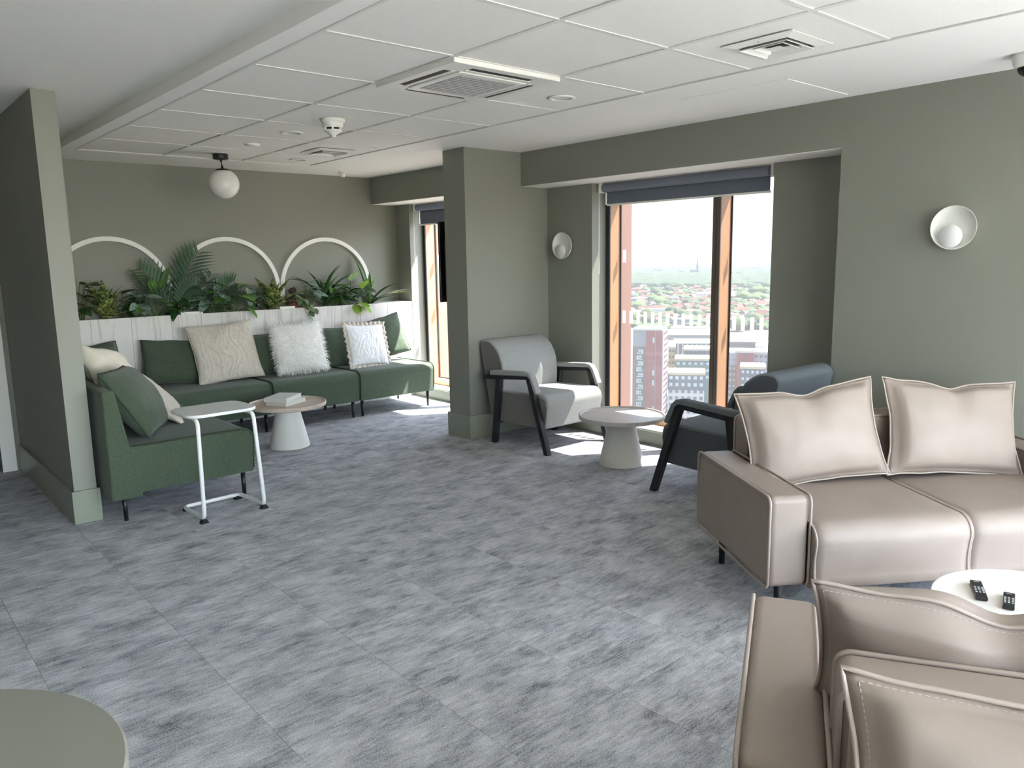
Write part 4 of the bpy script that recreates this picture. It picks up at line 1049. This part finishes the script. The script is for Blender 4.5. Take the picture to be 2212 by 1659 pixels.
for k in range(9): B().box(W_*k/8-.5, -.6, 0, W_*k/8+.5, 0, H).obj('column', 'wall_cream', t)
building('warehouse', 'wide grey roofed shed behind the dark warehouse', 1440, 1536, 728, 760, 60, 'panel_grey', 'roof_grey', roofh=2.0)
building('warehouse', 'low dark shed behind the wide grey roofed shed', 1448, 1532, 713, 900, 50, 'panel_slate', 'roof_grey', roofh=1.5)
building('apartment_block', 'red brown block with pale windows adjoining the plain red block', 1565, 1600, 765, 420, 20, 'wall_brick', 'roof_white', 8, 4, 'far_glass_pale', 3.1, 1.3, 1.4, ('panel_lilac', 6.0))
building('apartment_block', 'plain red clad block between the red brown and the lilac block', 1592, 1629, 762, 415, 12, 'panel_red', 'roof_white', 8, 1, 'far_glass', 3.2, 1.2, 1.2)
building('apartment_block', 'pale lilac block adjoining the plain red clad block', 1629, 1660, 764, 425, 16, 'panel_lilac', 'roof_white', 5, 3, 'far_glass', 3.2, 1.2, 1.2)
building('apartment_block', 'dark slate block with a sand coloured roof in front of the plain red block', 1600, 1652, 797, 350, 14, 'panel_slate', 'roof_sand', 5, 5, 'far_glass_pale', 3.0, 1.0, 1.2)
building('warehouse', 'long dark hall with a grey roof behind the plain red block', 1562, 1632, 741, 600, 24, 'panel_dark', 'roof_grey')
# round hall
p = at_d(1612, 738, 720)
t = thing('round_hall', 'low round hall with a flat white roof behind the red blocks', 'building', (p.x, p.y, GZ))
B().lathe([(26, 0), (26, p.z-GZ-3)], 40).obj('wall_drum', 'panel_slate', t); B().lathe([(27, p.z-GZ-3), (27, p.z-GZ-1), (4, p.z-GZ)], 40).obj('roof', 'roof_white', t)
# stadium
t, W_, H = building('stadium', 'long blue stadium stand among the far trees', 1448, 1532, 617, 2300, 90, 'stadium_blue', 'stadium_pale', roofh=8)
B().prism([(-70, 0), (0, 0), (0, H-2)], 0, 60, 'y').obj('side_stand', 'stadium_blue', t)
# chimneys / cooling stacks on the horizon
for k in range(5):
    p = at_d(1619+k*5.5, 582, 4600); t = thing('far_tower', 'pale tower in the row of small towers near the horizon', 'tower', (p.x, p.y, GZ), 0, 'row of towers on the horizon')
    q = at_d(1619+k*5.5, 574, 4600).z-GZ
    B().box(-4.5, -4.5, 0, 4.5, 4.5, q).obj('shaft', 'roof_white', t); B().box(-3, -3, q, 3, 3, q+3).obj('cap', 'roof_grey', t)
p = at_d(1506, 600, 3300); t = thing('church_spire', 'thin dark church spire rising behind the stadium', 'church', (p.x, p.y, GZ))
B().lathe([(5, 0), (4, 45), (.2, 95)], 6).obj('spire', 'panel_slate', t); B().box(-7, -7, 0, 7, 30, 28).obj('nave', 'panel_dark', t)
# trees and houses
def crown_mesh(seed, m):
    bm = bmesh.new(); bmesh.ops.create_icosphere(bm, subdivisions=3, radius=1)
    for v in bm.verts:
        n_ = noise.fractal(v.co*1.7+Vector((seed*5, 0, 0)), 1, 2, 3); v.co *= 1+.32*n_; v.co.z = v.co.z*.75+.75
    me = bpy.data.meshes.new('crown'); bm.to_mesh(me); bm.free(); me.materials.append(MATS[m])
    for p_ in me.polygons: p_.use_smooth = True
    return me
CR = [crown_mesh(s, m) for s, m in ((1, 'crown_green'), (2, 'crown_deep'), (3, 'crown_bright'), (4, 'crown_green'), (5, 'crown_deep'))]
TR = B().lathe([(.5, 0), (.35, 6)], 6).mesh('trunk', 'trunk')
Q = random.Random(5)
def visible_x():
    return Q.uniform(1362, 1536) if Q.random() < .62 else Q.uniform(1574, 1664)
def tree(px, py, size, kind, where='among the houses far below the window'):
    p = at_z(px, py, GZ)
    if not free(p.x, p.y, size*.95): return
    t = thing('tree', tuple(c_+' '+where for c_ in ('leafy green tree', 'dark green tree', 'bright green tree'))[kind % 3 if kind < 3 else (0, 1)[kind-3]], 'tree', (p.x, p.y, GZ), Q.uniform(0, 6), 'trees of the town below')
    c = link('crown', CR[kind], t, loc=(0, 0, size*.15)); c.scale = (size, size, size*Q.uniform(.75, 1.0))
    tr = link('trunk', TR, t); tr.scale = (size*.1, size*.1, size*.08)
HM = {}
def house(px, py, w_, d_, h_, wall, roof, rot, flat=False):
    p = at_z(px, py, GZ)
    if not free(p.x, p.y, max(w_, d_)*.62): return
    wn_ = {'wall_brick': 'brick', 'wall_cream': 'cream', 'wall_white': 'white', 'panel_grey': 'grey walled'}[wall]; rn_ = {'roof_red': 'red', 'roof_grey': 'grey', 'roof_white': 'white'}[roof]
    t = thing('far_house', ('%s shed with a flat %s roof among the trees far below' if flat else 'small %s house with a pitched %s roof among the trees far below') % (wn_, rn_), 'house', (p.x, p.y, GZ), rot, 'sheds of the town below' if flat else 'houses of the town below')
    if (wall,) not in HM: HM[(wall,)] = B().box(-.5, -.5, 0, .5, .5, 1).mesh('walls', wall)
    a = link('walls', HM[(wall,)], t); a.scale = (w_, d_, h_)
    key = (roof, flat)
    if key not in HM:
        HM[key] = B().box(-.52, -.52, 0, .52, .52, .12).mesh('roof', roof) if flat else B().prism([(-.55, 0), (.55, 0), (0, .6)], -.52, .52, 'x').mesh('roof', roof)
    r = link('roof', HM[key], t, loc=(0, 0, h_)); r.scale = (w_, d_, h_)
for k in range(280):
    py = 604+98*Q.random(); house(visible_x(), py, Q.uniform(9, 22), Q.uniform(8, 10), Q.uniform(5, 7), Q.choice(('wall_brick', 'wall_brick', 'wall_cream')), Q.choice(('roof_red', 'roof_red', 'roof_grey')), Q.uniform(0, 3))
for k in range(150):
    py = 592+115*Q.random()**1.3; s_ = 1 if py > 640 else 2.2
    house(visible_x(), py, Q.uniform(20, 60)*s_, Q.uniform(14, 30)*s_, Q.uniform(5, 9), Q.choice(('wall_white', 'panel_grey', 'wall_cream')), Q.choice(('roof_white', 'roof_white', 'roof_grey')), math.radians(-50+Q.uniform(-12, 12)), True)
for k in range(230):
    py = 600+105*Q.random()**.8; tree(visible_x(), py, Q.uniform(5, 9)*(1+.5*(py < 640)), Q.choice((0, 0, 1, 1, 4, 3)))
for k in range(45): tree(Q.uniform(1362, 1432), Q.uniform(652, 676), Q.uniform(9, 14), Q.choice((2, 2, 0)), 'in the small wood behind the tower block')       # bright wood on the left
for k in range(60): tree(Q.uniform(1576, 1664), Q.uniform(632, 660), Q.uniform(10, 16), Q.choice((2, 2, 0)), 'in the broad wood beyond the round hall')      # bright wood in the right pane
for k in range(22): tree(Q.uniform(1576, 1664), Q.uniform(690, 716), Q.uniform(8, 12), Q.choice((0, 2, 1)), 'in the row right behind the round hall')
# the endless woods and roofs towards the horizon, too small to count
def scatter(name, label, cat, m, N, y0_, y1_, smin, smax, blob):
    b = B(); ico = bmesh.new(); bmesh.ops.create_icosphere(ico, subdivisions=1, radius=1)
    iv = [v.co.copy() for v in ico.verts]; jf = [tuple(v.index for v in f.verts) for f in ico.faces]; ico.free()
    for k in range(N):
        py = y0_+(y1_-y0_)*Q.random()**1.3; px = Q.uniform(1330, 1690); p = at_z(px, py, GZ); s_ = Q.uniform(smin, smax)
        if blob: b.add([(p.x+v.x*s_*2.2, p.y+v.y*s_*2.2, GZ+v.z*s_*.8+s_*.5) for v in iv], jf)
        else: b.box(p.x-s_, p.y-s_*2, GZ, p.x+s_, p.y+s_*2, GZ+8)
    o = stuff(b.obj(name, m)); tag(o, label, cat)
scatter('distant_woods', 'hazy woods covering the plain towards the horizon', 'woods', 'crown_deep', 1300, 576, 622, 9, 17, True)
scatter('distant_roofs', 'scattered pale roofs across the plain towards the horizon', 'roofs', 'roof_white', 520, 577, 618, 14, 40, False)
scatter('street_greenery', 'green bushes and tree tops filling the streets of the town', 'trees', 'crown_green', 420, 625, 712, 4, 7, True)
# canal side road strip
a, b_ = at_z(1466, 640, GZ), at_z(1490, 700, GZ)
d = (b_-a).normalized(); s_ = Vector((-d.y, d.x, 0))*9
tag(B().add([a-s_, a+s_, b_+s_, b_-s_, (a-s_)+Vector((0, 0, .3)), (a+s_)+Vector((0, 0, .3)), (b_+s_)+Vector((0, 0, .3)), (b_-s_)+Vector((0, 0, .3))], [(0, 1, 2, 3), (7, 6, 5, 4), (0, 4, 5, 1), (1, 5, 6, 2), (2, 6, 7, 3), (3, 7, 4, 0)]).obj('road', 'asphalt'), 'straight grey road running away through the town below', 'road')

# summer haze over the town
m = bpy.data.materials.new('haze'); m.use_nodes = True; N = m.node_tree.nodes; L = m.node_tree.links
for n in list(N): N.remove(n)
vs_ = N.new('ShaderNodeVolumeScatter'); vs_.inputs['Color'].default_value = (.86, .93, 1.0, 1); vs_.inputs['Density'].default_value = 7e-5; vs_.inputs['Anisotropy'].default_value = .2
mo = N.new('ShaderNodeOutputMaterial'); L.new(vs_.outputs[0], mo.inputs['Volume']); MATS['haze'] = m
hz = stuff(B().box(60, -6000, GZ-2, 11500, 11500, GZ+420).obj('summer_haze', 'haze')); tag(hz, 'pale summer haze hanging over the town outside', 'haze')
